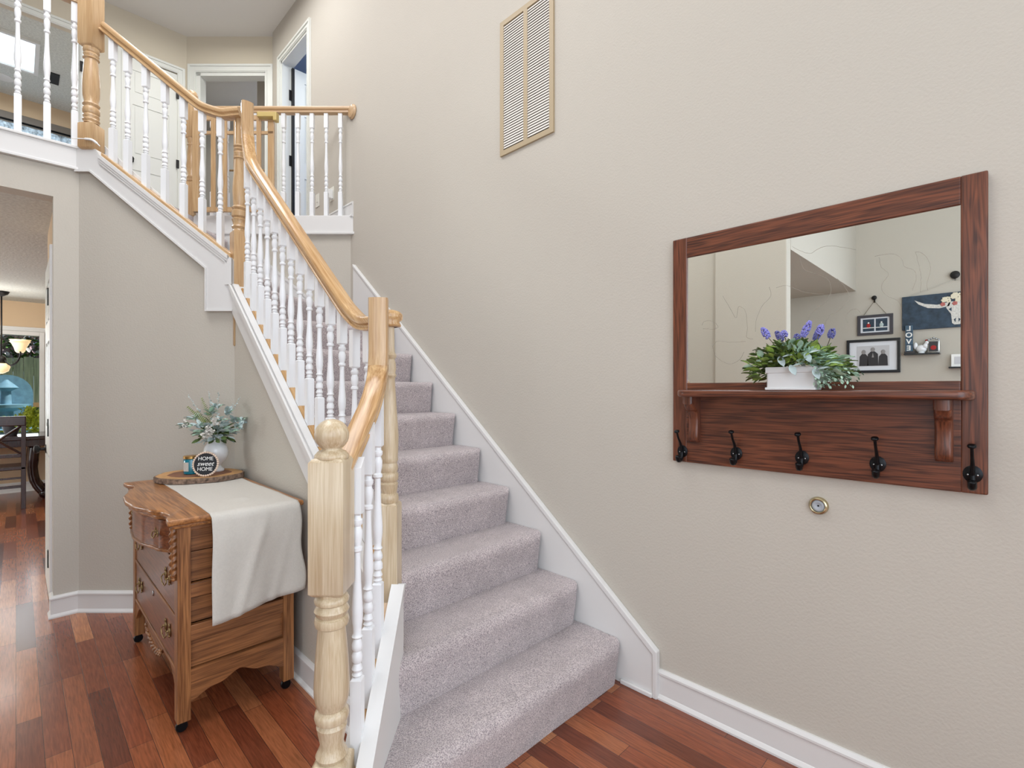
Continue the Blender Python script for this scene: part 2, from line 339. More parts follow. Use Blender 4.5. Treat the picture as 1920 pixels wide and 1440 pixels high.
# ------------------------------------------------------------------ setting: floors, walls, ceilings
bm = BM(); box(bm, (-4.3, -2.7, -.1), (4.2, 9.2, 0)); struct('floor', bm, M['floor'])
def slab(name, pts, z0, z1, m): bm = BM(); prism(bm, [(p[0], p[1], z0) for p in pts], (0, 0, z1 - z0)); return struct(name, bm, m)
a1 = C(-2.66, 3.05); a2 = C(-2.66, 4.19); a3 = C(-1.24, 4.19)
slab('floor_upstairs', [(-4.06, 4.0), (a1.x - .0, 4.0), (a1.x, a1.y), (a2.x, a2.y), (a3.x, a3.y), (1.99, 3.97), (3.9, 3.97), (3.9, 9.8), (-4.06, 9.8)], 2.66, ZF, M['carpet'])
# right wall with the upstairs doorway
bm = BM()
box(bm, (XW, -2.6, 0), (XW + .12, 4.77, ZC)); box(bm, (XW, 5.45, 0), (XW + .12, 5.70, ZC)); box(bm, (XW, 4.77, 0), (XW + .12, 5.45, ZF - .01)); box(bm, (XW, 4.77, 4.81), (XW + .12, 5.45, ZC))
struct('wall_right', bm, M['wall'])
# wall below the upper flight (faces the viewer) and wall below the lower flight
W0 = C(-2.62, 3.0); W1 = C(-1.677, 3.0)
SL = .8278
def st2(c): return 2.135 + (-1.655 - c) * .78          # underside line of flight two trim (top edge), by c
bm = BM()
pts = [C(-2.62, 3.0, 0), C(-1.677, 3.0, 0), C(-1.677, 3.0, 1.95), C(-1.75, 3.0, 2.10), C(-2.48, 3.0, 2.66), C(-2.62, 3.0, 2.66)]
prism(bm, pts, C(0, .1)); struct('wall_back', bm, M['wall'])
bm = BM()
pts = [(XS, 1.62, 0), (XS, 3.307, 0), (XS, 3.307, 1.9), (XS, 1.62, .55)]
prism(bm, pts, (.08, 0, 0)); struct('wall_stair', bm, M['wall'])
# wall on the far side of the upper flight
bm = BM(); prism(bm, [C(-3.2, 4.17, 0), C(-1.26, 4.17, 0), C(-1.26, 4.17, 2.66), C(-3.2, 4.17, 2.66)], C(0, .02)); struct('wall_stairwell', bm, M['wall'])
# left wall with the wide opening into the dining room
bm = BM()
box(bm, (.155, 3.974, 0), (W0.x + .02, 4.06, 2.66), 0); box(bm, (-1.6, 3.974, 2.48), (.155, 4.10, 2.66)); box(bm, (-4.06, 3.974, 0), (-1.6, 4.10, 2.66))
struct('wall_left', bm, M['wall'])
bm = BM(); box(bm, (.165, 4.06, 0), (.28, 5.0, 2.52)); struct('wall_pantry', bm, M['wall_dining'])
# dining room shell
bm = BM()
wx0, wx1, wz0, wz1 = -1.55, .27, .64, 2.09
box(bm, (-4.06, 9.1, 0), (wx0, 9.22, 2.52)); box(bm, (wx1, 9.1, 0), (3.2, 9.22, 2.52)); box(bm, (wx0, 9.1, 0), (wx1, 9.22, wz0)); box(bm, (wx0, 9.1, wz1), (wx1, 9.22, 2.52))
struct('wall_dining', bm, M['wall_dining'])
bm = BM(); box(bm, (3.1, 5.0, 0), (3.2, 9.1, 2.52)); struct('wall_dining_side', bm, M['wall_dining'])
bm = BM(); box(bm, (.28, 4.9, 0), (3.2, 5.0, 2.52)); struct('wall_dining_near', bm, M['wall_dining'])
bm = BM(); prism(bm, [(-4.06, 4.10, 2.48), (.165, 4.10, 2.48), (.165, 5.0, 2.48), (3.2, 5.0, 2.48), (3.2, 9.1, 2.48), (-4.06, 9.1, 2.48)], (0, 0, .035)); struct('ceiling_dining', bm, M['ceiling'])
# opposite wall (seen in the mirror), entry wall, overhang of the loft
bm = BM(); box(bm, (-4.18, -2.6, 0), (-4.06, 9.9, ZC)); struct('wall_opposite', bm, M['wall'])
bm = BM()
box(bm, (-4.06, -2.6, 0), (-3.1, -2.48, ZC)); box(bm, (.7, -2.6, 0), (XW + .12, -2.48, ZC)); box(bm, (-3.1, -2.6, 0), (.7, -2.48, 1.05)); box(bm, (-3.1, -2.6, 4.75), (.7, -2.48, ZC))
struct('wall_entry', bm, M['wall'])
bm = BM(); box(bm, (-1.22, 1.45, 0), (-1.1, 2.12, ZC), .012, 3); box(bm, (-1.26, 2.12, 0), (-1.14, 2.43, ZC)); box(bm, (-4.06, 1.45, 2.66), (-1.22, 1.57, ZC)); box(bm, (-4.06, 2.35, 0), (-1.26, 2.43, ZC))
struct('wall_loft', bm, M['wall'])
bm = BM(); box(bm, (-4.06, 1.57, 2.66), (-1.22, 2.35, 2.78)); struct('ceiling_soffit', bm, M['wall'])
bm = BM(); box(bm, (-4.18, -2.6, ZC), (4.0, 6.5, ZC + .1)); struct('ceiling', bm, M['ceil_white'])
# upstairs hall walls
cL, cR = -3.61, -2.64; oL, oR = -3.50, -2.73
bm = BM()
for a, b, z0, z1 in ((cL, oL, ZF, ZC), (oR, cR, ZF, ZC), (oL, oR, 4.85, ZC)):
    prism(bm, [C(a, 5.5, z0), C(b, 5.5, z0), C(b, 5.5, z1), C(a, 5.5, z1)], C(0, .1))
struct('wall_hall', bm, M['wall_hall'])
YH = 6.44
bm = BM()
box(bm, (1.25, YH, ZF), (1.36, YH + .1, ZC)); box(bm, (.50, YH, ZF), (.784, YH + .1, ZC)); box(bm, (.784, YH, 4.80), (1.25, YH + .1, ZC))
box(bm, (-.55, YH, 4.85), (.50, YH + .1, ZC)); box(bm, (-4.06, YH, ZF), (-.55, YH + .1, ZC))
struct('wall_hall_left', bm, M['wall_hall'])
# rooms beyond the hall
bm = BM()
box(bm, (2.25, 6.35, ZF), (3.8, 6.42, ZC)); box(bm, (3.8, 4.0, ZF), (3.88, 6.42, ZC)); box(bm, (2.11, 4.0, ZF), (3.8, 4.06, ZC)); struct('wall_blue_room', bm, M['wall_blue'])
bm = BM(); prism(bm, [C(-4.6, 7.0, ZF), C(-2.0, 7.0, ZF), C(-2.0, 7.0, ZC), C(-4.6, 7.0, ZC)], C(0, .08)); struct('wall_closet_room', bm, M['wall'])
bm = BM(); box(bm, (1.25, YH + .1, ZF), (1.33, 8.2, ZC)); box(bm, (2.12, 5.71, ZF), (2.2, 6.6, ZC)); struct('wall_closet_side', bm, M['wall'])
bm = BM(); box(bm, (1.0, 6.5, ZC), (4.0, 9.8, ZC + .1)); struct('ceiling_rooms', bm, M['ceil_white'])
bm = BM()
bz0, bz1, bx0, bx1 = 3.4, 5.14, -1.4, .62
box(bm, (-4.06, 9.7, ZF), (bx0, 9.8, 5.42)); box(bm, (bx1, 9.7, ZF), (1.25, 9.8, 5.42)); box(bm, (bx0, 9.7, ZF), (bx1, 9.8, bz0)); box(bm, (bx0, 9.7, bz1), (bx1, 9.8, 5.42))
struct('wall_bedroom', bm, M['wall_dining'])
bm = BM(); box(bm, (-4.06, YH + .1, 5.38), (1.25, 9.8, 5.48)); struct('ceiling_bedroom', bm, M['ceiling'])

# ------------------------------------------------------------------ baseboards and mouldings
BP = [(0, 0), (.022, 0), (.022, .008), (.014, .02), (.012, .022), (.012, .104), (.017, .108), (.017, .116), (.008, .128), (0, .128)]
bm = BM(); molding(bm, [(XW, 1.083), (XW, -2.48)], BP); struct('baseboard_right', bm, M['trim'])
bm = BM(); molding(bm, [(.155, 4.06), (.155, 3.974), (W0.x, W0.y), (W1.x, W1.y), (XS, 1.62)], BP); struct('baseboard_back', bm, M['trim'])
bm = BM(); molding(bm, [(-4.06, -2.48), (-4.06, 3.974)], BP); struct('baseboard_opposite', bm, M['trim'])
bm = BM(); molding(bm, [(-4.06, 9.1), (3.1, 9.1)], BP); struct('baseboard_dining', bm, M['trim'])
bm = BM(); molding(bm, [(XW, 4.70), (XW, 3.86)], [(o, z + ZF) for o, z in BP]); struct('baseboard_upstairs', bm, M['trim'])

# doorway casings
CP = [(0, 0), (.018, .003), (.018, .016), (.012, .022), (.012, .05), (.020, .056), (.020, .068), (0, .07)]
def casing(bm, p0, p1, z0, z1, nrm, w_=.07):
    "plain stepped casing round an opening from p0 to p1 (at floor), facing nrm"
    p0 = Vector(p0); p1 = Vector(p1); d = (p1 - p0).normalized(); n_ = Vector(nrm)
    up = Vector((0, 0, 1))
    for (t0, t1, th) in ((.0, w_ - .003, .012), (.008, .02, .018), (w_ - .022, w_, .022)):
        for s, base in ((-1, p0), (1, p1)):
            a = base + d * s * t0; b = base + d * s * t1
            prism(bm, [a + up * z0, b + up * z0, b + up * (z1 + t1), a + up * (z1 + t0)], n_ * th)
        prism(bm, [p0 - d * t0 + up * (z1 + t0), p1 + d * t0 + up * (z1 + t0), p1 + d * t1 + up * (z1 + t1), p0 - d * t1 + up * (z1 + t1)], n_ * th)
bm = BM()
p0 = C(oL, 5.5); p1 = C(oR, 5.5); nn = C(0, -1)
casing(bm, p0, p1, ZF, 4.85, nn, .085)
for c0, c1, za, zb in ((oL, oL + .045, ZF, 4.85), (oR - .012, oR, ZF, 4.85), (oL, oR, 4.815, 4.85)):
    prism(bm, [C(c0, 5.5, za), C(c1, 5.5, za), C(c1, 5.5, zb), C(c0, 5.5, zb)], C(0, .1))
struct('trim_1', bm, M['doorw'])
bm = BM(); casing(bm, (XW, 4.77, 0), (XW, 5.45, 0), ZF, 4.81, (-1, 0, 0))
box(bm, (XW, 4.77, ZF), (XW + .12, 4.79, 4.81)); box(bm, (XW, 5.43, ZF), (XW + .12, 5.45, 4.81)); box(bm, (XW, 4.77, 4.79), (XW + .12, 5.45, 4.81)); struct('trim_2', bm, M['doorw'])
bm = BM(); casing(bm, (.784, YH, 0), (1.25, YH, 0), ZF, 4.80, (0, -1, 0)); struct('trim_3', bm, M['doorw'])
bm = BM(); casing(bm, (-.55, YH, 0), (.44, YH, 0), ZF, 4.83, (0, -1, 0)); box(bm, (.43, YH, ZF), (.50, YH + .1, 4.85)); struct('trim_4', bm, M['doorw'])

# upper edge boards (fascias)
def fascia(name, pts, off, cap=None):
    bm = BM(); prism(bm, pts, off); return bm
bm = BM()
# along the balcony on the left
box(bm, (-1.6, 3.952, 2.672), (W0.x - .0, 3.974, ZF + .012)); box(bm, (-1.6, 3.944, 2.66), (W0.x, 3.974, 2.676), .003); box(bm, (-1.6, 3.940, ZF + .004), (W0.x + .03, 4.06, ZF + .02), .004)
struct('trim_5', bm, M['trim'])
# edge of the landing above the stairwell
bm = BM()
obox(bm, C((-2.66 - 1.275) / 2, 4.155), 2.66 - 1.275, .03, 2.645, ZF + .012, -PI / 4, .004)
obox(bm, C((-2.66 - 1.275) / 2, 4.150), 2.66 - 1.275, .045, 2.635, 2.655, -PI / 4, .003)
struct('trim_6', bm, M['trim'])

# ------------------------------------------------------------------ staircase
st = thing('staircase', 'carpeted staircase with white skirts and stringers, turning left at its upper part', 'staircase', (1.3, 1.26, 0))
def step_part(poly, z0, z1, front, splay=False):
    "poly: plan points; front = index of the two points of the leading edge"
    bm = BM(); n = len(poly)
    bot = [bm.verts.new((p[0], p[1], z0)) for p in poly]; top = [bm.verts.new((p[0], p[1], z1)) for p in poly]
    i, j = front
    a, b = Vector(poly[i][:2]), Vector(poly[j][:2]); d = (b - a).normalized(); inn = Vector((-d.y, d.x))
    cen = sum((Vector(p[:2]) for p in poly), Vector((0, 0))) / n
    if inn.dot(cen - a) < 0: inn = -inn
    for k in (i, j): bot[k].co += Vector((inn.x, inn.y, 0)) * .006; top[k].co -= Vector((inn.x, inn.y, 0)) * .024
    if splay:
        for v_ in (bot[0], top[0]): v_.co.x = v_.co.y - .562
    fs = [bm.faces.new(bot[::-1]), bm.faces.new(top)]
    for k in range(n): fs.append(bm.faces.new((bot[k], bot[(k + 1) % n], top[(k + 1) % n], top[k])))
    bmesh.ops.recalc_face_normals(bm, faces=fs)
    fe = [e for e in bm.edges if set(e.verts) == {top[i], top[j]} or set(e.verts) == {top[j], bot[j]}]
    bmesh.ops.bevel(bm, geom=fe, offset=.052, segments=8, profile=.5, affect='EDGES')
    # dice the surface so the pile edge is soft
    bmesh.ops.subdivide_edges(bm, edges=[e for e in bm.edges if e.calc_length() > .12], cuts=5, use_grid_fill=True)
    for v in bm.verts:
        q = noise.noise_vector(v.co * 11) * .0028; v.co += q
    return bm
XL = 1.015; XR = 1.962
for k in range(1, 9):
    y0 = Yk(k); y1 = Yk(k + 1) + .045
    if k == 1: poly = [(y0 - .562, y0), (XR, y0), (XR, y1), (y1 - .562, y1)]
    elif k == 2: poly = [(y0 - .562, y0), (XR, y0), (XR, y1), (XL, y1), (XL, XL + .562)]
    else: poly = [(XL, y0), (XR, y0), (XR, y1), (XL, y1)]
    z0 = 0 if k == 1 else (k - 1) * R - .03
    obj('step', step_part(poly, z0, k * R, (0, 1), k <= 2), M['carpet'], st, smooth='auto')
def c2(p): return (p.x, p.y)
e10 = C(-1.30, 4.12)
i10 = C(-1.60, 3.07)
obj('step', step_part([(XL, Yk(9)), (XR, Yk(9)), (XR, 3.80), c2(C(-1.27, 4.12)), c2(C(-1.24, 4.10)), c2(i10 + Vector((.03, .03, 0)))], 8 * R - .03, 9 * R, (0, 1)), M['carpet'], st, smooth='auto')
obj('step', step_part([c2(i10), c2(e10), c2(C(-1.93, 4.12)), c2(C(-1.93, 3.08))], 9 * R - .03, 10 * R, (0, 1)), M['carpet'], st, smooth='auto')
for k in range(11, 14):
    c0 = -1.88 - .24 * (k - 11)
    obj('step', step_part([c2(C(c0, 3.08)), c2(C(c0, 4.12)), c2(C(c0 - .285, 4.12)), c2(C(c0 - .285, 3.08))], (k - 1) * R - .03, k * R, (0, 1)), M['carpet'], st, smooth='auto')
# skirt board on the right wall with its bright cap
bm = BM()
sk0 = .194; sks = .79
def skz(y): return sk0 + sks * (y - 1.089)
prism(bm, [(1.965, 1.089, .0), (1.965, 1.089, sk0), (1.965, 3.82, skz(3.82)), (1.965, 3.82, skz(3.82) - .6), (1.965, 1.9, .1), (1.965, 1.9, 0)], (.025, 0, 0))
obj('skirt_board', bm, M['trim'], st)
bm = BM()
up = Vector((0, -sks, 1)).normalized()
prism(bm, [(1.958, 1.075, 0.0), (1.958, 1.075, sk0 + .012), (1.958, 1.089, sk0 + .022), (1.958, 3.82, skz(3.82) + .022), (1.958, 3.82, skz(3.82) - .002), (1.958, 1.096, sk0 - .006), (1.958, 1.096, 0)], (.031, 0, 0), .004, seg=2)
prism(bm, [(1.952, 1.096, 0), (1.952, 1.255, 0), (1.952, 1.255, .02), (1.952, 1.096, .02)], (.013, 0, 0), .004, seg=2)
obj('skirt_cap', bm, M['trim'], st)
# skirt along the far wall of the upper flight
bm = BM()
prism(bm, [C(-1.29, 4.143, 1.50), C(-2.62, 4.143, 2.30), C(-2.62, 4.143, 2.635), C(-2.33, 4.143, 2.635), C(-1.35, 4.143, 1.80), C(-1.29, 4.143, 1.76)], C(0, .02))
prism(bm, [C(-2.335, 4.136, 2.63), C(-2.31, 4.136, 2.63), C(-1.33, 4.136, 1.795), C(-1.355, 4.136, 1.79)], C(0, .03))
obj('skirt_board', bm, M['trim'], st)
# outer stringer of the upper flight (faces the viewer)
def zt(c): return 2.135 + .78 * (-1.697 - c)
bm = BM()
D = 2.975
top = [C(-2.62, D, ZF + .004), C(-2.50, D, ZF + .004), C(-2.46, D, zt(-2.46)), C(-1.695, D, 2.135), C(-1.695, D, 1.96)]
low = [C(-1.675, D, 1.965), C(-1.675, D, 1.815), C(-1.838, D, 1.815), C(-1.838, D, 2.075), C(-2.53, D, 2.655), C(-2.62, D, 2.655)]
prism(bm, top[:4] + [C(-1.675, D, 2.12)] + low, C(0, .12))
obj('stringer', bm, M['trim'], st)
bm = BM()   # its stepped moulding along the top and its small bead along the bottom
for dz0, dz1, out in ((-.045, .006, .008), (-.028, .008, .013), (-.012, .012, .018)):
    prism(bm, [C(-2.47, D, zt(-2.47) + dz0), C(-1.70, D, 2.135 + dz0), C(-1.70, D, 2.135 + dz1), C(-2.47, D, zt(-2.47) + dz1)], C(0, -out))
    prism(bm, [C(-1.70 - dz1 * 0 + .025 + dz0, D, 2.135 + dz0 * .4), C(-1.675, D, 2.13), C(-1.675, D, 1.97), C(-1.675 + dz0, D, 1.97)], C(0, -out))
prism(bm, [C(-2.62, D, 2.648), C(-2.532, D, 2.648), C(-1.84, D, 2.068), C(-1.84, D, 1.812), C(-1.675, D, 1.812), C(-1.675, D, 1.822), C(-1.832, D, 1.822), C(-1.832, D, 2.074), C(-2.53, D, 2.66), C(-2.62, D, 2.66)], C(0, -.008))
obj('stringer_moulding', bm, M['trim'], st)
# outer stringer of the lower flight, on the plane of the wall below it
def zs(y): return 1.021 + .803 * (y - 2.115)
bm = BM()
ya, yb = 1.60, 3.30
prism(bm, [(.918, ya, zs(ya)), (.918, yb, zs(yb)), (.918, yb, zs(yb) - .168), (.918, ya, zs(ya) - .168)], (.10, 0, 0))
obj('stringer', bm, M['trim'], st)
bm = BM()
for dz0, dz1, out in ((-.062, .006, .008), (-.042, .009, .014), (-.018, .012, .02)):
    prism(bm, [(.918, ya, zs(ya) + dz0), (.918, yb, zs(yb) + dz0), (.918, yb, zs(yb) + dz1), (.918, ya, zs(ya) + dz1)], (-out, 0, 0))
prism(bm, [(.905, ya, zs(ya) - .004), (.905, yb, zs(yb) - .004), (.905, yb, zs(yb) + .012), (.905, ya, zs(ya) + .012)], (.050, 0, 0), .003, seg=1)
obj('stringer_moulding', bm, M['trim'], st)
# splayed curb beside the bottom step
def zc(d): return .632 + .86 * (d - 1.75)
bm = BM()
prism(bm, [C(-.421, 1.78, 0), C(-.421, 1.78, zc(1.76)), C(-.421, 1.30, zc(1.30)), C(-.421, 1.30, 0)], C(.032, 0))
for u0, u1, e in ((-.03, .008, .004), (-.014, .014, .007)):
    prism(bm, [C(-.421 - e, 1.785, zc(1.785) + u0), C(-.421 - e, 1.785, zc(1.76) + u1 - .01), C(-.421 - e, 1.76, zc(1.76) + u1), C(-.421 - e, 1.295, zc(1.295) + u1), C(-.421 - e, 1.295, zc(1.295) + u0)], C(.032 + 2 * e, 0))
obj('curb', bm, M['trim'], st)
bm = BM()   # outer face of the splayed curb
prism(bm, [C(-.485, 1.80, 0), C(-.485, 1.80, zc(1.80) - .05), C(-.485, 1.34, zc(1.34) - .05), C(-.485, 1.34, 0)], C(.02, 0))
obj('stringer', bm, M['trim'], st)
bm = BM()   # oak shoe under the balusters
prism(bm, [C(-.475, 1.79, zc(1.79) - .055), C(-.475, 1.33, zc(1.33) - .055), C(-.475, 1.33, zc(1.33) - .08), C(-.475, 1.79, zc(1.79) - .08)], C(.065, 0), .003, seg=1)
obj('oak_shoe', bm, M['oak_r3'], st)
bm = BM()
prism(bm, [(.956, 1.62, zs(1.62) - .01), (.956, 3.26, zs(3.26) - .01), (.956, 3.26, zs(3.26) + .014), (.956, 1.62, zs(1.62) + .014)], (.050, 0, 0), .003, seg=1)
obj('oak_shoe', bm, M['oak_r1'], st)
bm = BM()
prism(bm, [C(-2.48, 2.99, zt(-2.48)), C(-1.70, 2.99, 2.135), C(-1.70, 2.99, 2.165), C(-2.48, 2.99, zt(-2.48) + .03)], C(0, .075), .003, seg=1)
obj('oak_shoe', bm, M['oak_r2'], st)
bm = BM()   # inner face of the curb along the lower flight
prism(bm, [(.999, 1.62, zs(1.62)), (.999, 3.27, zs(3.27)), (.999, 3.27, zs(3.27) - .5), (.999, 1.62, zs(1.62) - .5)], (.018, 0, 0))
prism(bm, [C(-1.69, 3.055, 2.12), C(-2.6, 3.055, 2.12 + .8), C(-2.6, 3.055, 2.3), C(-1.69, 3.055, 1.7)], C(0, .02))
obj('inner_stringer', bm, M['trim'], st)

# ------------------------------------------------------------------ balusters, newels and rails
BPROF = [(.0, .62), (.015, .92), (.03, .62), (.05, .95), (.085, .62), (.10, .95), (.135, .95), (.16, .66), (.175, .95), (.20, .95), (.235, .62), (.25, .95), (.27, .7), (.31, .78), (.36, .95), (.42, .96), (.50, .82), (.60, .66), (.70, .58), (.77, .56), (.78, .9), (.80, .9), (.81, .62), (.86, .88), (.90, .9), (.93, .64), (.95, .95), (.97, .95), (.98, .7), (1.0, .66)]
def baluster_bm(zb, zt_, b0, b1, s=.032, top_slope=0, bot_slope=0, r=.0165):
    "local: axis at the origin; square blocks [zb, b0] and [b1, zt_]; turned between; slopes along +x for the cut ends"
    bm = BM(); h = s / 2
    for z0, z1, s0, s1 in ((zb, b0, bot_slope, 0), (b1, zt_, 0, top_slope)):
        vs0 = [bm.verts.new((x, y, z0 + x * s0)) for x, y in ((-h, -h), (h, -h), (h, h), (-h, h))]
        vs1 = [bm.verts.new((x, y, z1 + x * s1)) for x, y in ((-h, -h), (h, -h), (h, h), (-h, h))]
        fs = [bm.faces.new(vs0[::-1]), bm.faces.new(vs1)] + [bm.faces.new((vs0[i], vs0[(i + 1) % 4], vs1[(i + 1) % 4], vs1[i])) for i in range(4)]
        tgt = vs1 if z0 == zb else vs0
        es = [e for e in bm.edges if e.verts[0] in tgt and e.verts[1] in tgt]
        bmesh.ops.bevel(bm, geom=es, offset=.006, segments=2, profile=.3, affect='EDGES')
    L = b1 - b0
    lathe(bm, [(r * k, b0 + L * s_) for s_, k in BPROF], n=14)
    return bm
def add_baluster(parent, pos, ang, zb, zt_, b0, b1, **kw):
    bm = baluster_bm(zb, zt_, b0, b1, **kw); bm.transform(Matrix.Translation((pos[0], pos[1], 0)) @ Matrix.Rotation(ang, 4, 'Z'))
    return obj('baluster', bm, M['bal'], parent, smooth='auto')
def newel_bm(pos, ang, blocks, turned, s=.089):
    bm = BM()
    for z0, z1 in blocks:
        t = BM(); h = s / 2
        box(t, (-h, -h, z0), (h, h, z1))
        es = [e for e in t.edges if abs(e.verts[0].co.z - e.verts[1].co.z) < 1e-5]
        bmesh.ops.bevel(t, geom=es, offset=.012, segments=3, profile=.3, affect='EDGES')
        merge(bm, t)
    for prof in turned: lathe(bm, prof, n=32)
    bm.transform(Matrix.Translation((pos[0], pos[1], 0)) @ Matrix.Rotation(ang, 4, 'Z')); return bm
rail = thing('stair_railing', 'oak handrail with white turned balusters and oak newels along the staircase', 'railing', (.6, 1.28, 0))
A45 = -PI / 4
HP = [(-.018, 0), (-.026, .003), (-.026, .009), (-.020, .013), (-.020, .021), (-.030, .027), (-.032, .034), (-.032, .046), (-.028, .052), (-.014, .056), (0, .057), (.014, .056), (.028, .052), (.032, .046), (.032, .034), (.030, .027), (.020, .021), (.020, .013), (.026, .009), (.026, .003), (.018, 0)]
# -- bottom newel with ball
N1 = C(-.4885, 1.345)
pr = [(.036, .350), (.042, .362), (.036, .375), (.030, .39), (.036, .42), (.040, .44), (.034, .449), (.043, .456), (.0455, .467), (.043, .479), (.035, .486), (.040, .497), (.0455, .52), (.0465, .55), (.043, .62), (.038, .68), (.0355, .706), (.043, .711), (.0455, .722), (.043, .732), (.037, .736), (.042, .742), (.0455, .752), (.040, .764), (.037, .768), (.044, .773), (.0455, .780), (.042, .788), (.036, .792), (.038, .803)]
nw = obj('newel_post', newel_bm(N1, A45, [(0, .35), (.797, 1.165)], [pr], .0925), M['oak_post'], rail, smooth='auto')
bm = BM()
pr = [(.042, 1.158), (.0445, 1.163), (.0445, 1.170), (.041, 1.174), (.036, 1.180), (.028, 1.183), (.025, 1.187)]
for i in range(1, 16):
    a = -PI / 2 + .62 + (PI - .62) * i / 16; pr.append((.0450 * math.cos(a), 1.2235 + .0435 * math.sin(a)))
pr.append((.002, 1.267)); lathe(bm, pr, (N1.x, N1.y, 0), 36)
obj('ball_finial', bm, M['oak_post'], nw, smooth=True)
# -- second newel, where the straight flight starts
N2 = C(-.446, 1.80)
pr = [(.040, .938), (.043, .948), (.040, .965), (.033, .972), (.037, .99), (.040, 1.005), (.034, 1.012), (.041, 1.02), (.041, 1.04), (.035, 1.046), (.040, 1.06), (.036, 1.075), (.034, 1.08), (.040, 1.09), (.038, 1.10), (.040, 1.13), (.042, 1.18), (.040, 1.24), (.033, 1.32), (.028, 1.38), (.030, 1.388), (.036, 1.396), (.030, 1.406), (.034, 1.42), (.032, 1.44), (.027, 1.455), (.034, 1.462), (.036, 1.47), (.028, 1.48), (.026, 1.50), (.025, 1.60)]
obj('newel_post', newel_bm(N2, A45, [(0, .94)], [[(a_ * .74 + (.003 if z_ < 1.2 else 0), z_) for a_, z_ in pr]], .075), M['oak_post'], rail, smooth='auto')
# -- third newel at the turn
N3 = C(-1.672, 3.045)
pr = [(.040, 2.31), (.036, 2.32), (.041, 2.335), (.036, 2.35), (.038, 2.365), (.041, 2.38), (.035, 2.39), (.041, 2.40), (.041, 2.43), (.035, 2.44), (.041, 2.452), (.034, 2.465), (.037, 2.50), (.040, 2.55), (.038, 2.60), (.031, 2.68), (.026, 2.75), (.033, 2.757), (.026, 2.765), (.032, 2.79), (.026, 2.80), (.033, 2.81), (.026, 2.82), (.034, 2.83), (.025, 2.84), (.024, 3.02)]
obj('newel_post', newel_bm(N3, 0, [(1.6, 2.315)], [[(.044 if a_ == .041 else a_, z_) for a_, z_ in pr]], .086), M['oak'], rail, smooth='auto')
# -- fourth newel at the head of the stairs
N4 = C(-2.545, 3.0)
pr = [(.040, 2.945), (.037, 2.952), (.043, 2.965), (.037, 2.975), (.041, 2.99), (.036, 3.0), (.042, 3.01), (.042, 3.035), (.036, 3.045), (.043, 3.06), (.035, 3.075), (.041, 3.11), (.043, 3.17), (.041, 3.23), (.036, 3.30), (.033, 3.33), (.041, 3.337), (.034, 3.345), (.039, 3.36), (.034, 3.37), (.041, 3.38), (.040, 3.40)]
nw = obj('newel_post', newel_bm(N4, A45, [(ZF, 2.945), (3.40, 3.78)], [pr], .089), M['oak'], rail, smooth='auto')
bm = BM()
pr = [(.042, 3.775), (.045, 3.79), (.032, 3.80), (.026, 3.81)] + [(.045 * math.cos(a), 3.855 + .045 * math.sin(a)) for a in [(-PI / 2 + .6) + (PI - .65) * i / 12 for i in range(13)]]
lathe(bm, pr, (N4.x, N4.y, 0), 28); obj('ball_finial', bm, M['oak'], nw, smooth=True)
# -- handrails
XB = .970
def r1(y): return 2.135 + SL * (y - 2.461) - .06           # underside of the straight-flight rail
side = Vector((1, 0, 0))
pts = [(XB, 3.225, 3.045), (XB, 3.225, 2.93), (XB, 3.215, 2.83), (XB, 3.17, r1(3.17) + .03), (XB, 3.10, r1(3.10)), (XB, 2.9, r1(2.9))]
up_ = smooth_path(pts, 6)
low_ = smooth_path([(XB, 2.9, r1(2.9)), (XB, 2.5, r1(2.5)), (XB, 2.03, r1(2.03)), (XB, 1.93, r1(1.93) + .006), (XB, 1.84, 1.590), (XB, 1.76, 1.572), (XB, 1.66, 1.572)], 6)
pth = up_ + low_[1:] + [Vector((XB, 1.57, 1.572))]
bm = BM(); sweep(bm, [(p, side) for p in pth][::-1], [(-a, b) for a, b in HP][::-1])
for f in bm.faces:
    if f.calc_center_median().z > 2.84: f.material_index = 1
obj('handrail', bm, [M['oak_r1'], M['oak']], rail, smooth='auto')
bm = BM()    # round cap over the second newel
lathe(bm, [(.030, 1.572), (.040, 1.574), (.041, 1.582), (.037, 1.59), (.044, 1.602), (.045, 1.616), (.040, 1.627), (.02, 1.633), (.002, 1.634)], (N2.x, N2.y, 0), 28)
obj('rail_cap', bm, M['oak_r1'], rail, smooth=True)
bm = BM()    # drop from the second newel down to the ball newel
cg = -.452
gp = [C(cg, 1.715, 1.655), C(cg, 1.715, 1.56), C(cg, 1.715, 1.46), C(cg, 1.695, 1.375), C(cg, 1.64, 1.305), C(cg, 1.58, 1.255)]
gp = smooth_path([(p.x, p.y, p.z) for p in gp], 6)
end = C(-.478, 1.365, 1.070)
gp += [gp[-1].lerp(end, t) for t in (.33, .66, 1)]
sd = Vector((1, -1, 0)).normalized()
sweep(bm, [(p, sd) for p in gp][::-1], [(-a, b) for a, b in HP][::-1])
for f in bm.faces:
    if f.calc_center_median().z > 1.43: f.material_index = 1
obj('handrail', bm, [M['oak_r3'], M['oak']], rail, smooth='auto')
bm = BM()    # upper flight rail
def r2(c): return 3.305 + .82 * (-2.161 - c) - .06
pp = [C(-2.50, 3.02, r2(-2.50)), C(-2.2, 3.02, r2(-2.2)), C(-1.98, 3.02, r2(-1.98)), C(-1.90, 3.02, r2(-1.90) + .005), C(-1.82, 3.02, 3.005), C(-1.76, 3.02, 2.99), C(-1.70, 3.02, 2.995)]
pp = smooth_path([(p.x, p.y, p.z) for p in pp], 6) + [C(-1.65, 3.02, 3.0)]
sd2 = C(0, -1)
sweep(bm, [(p, sd2) for p in pp], HP)
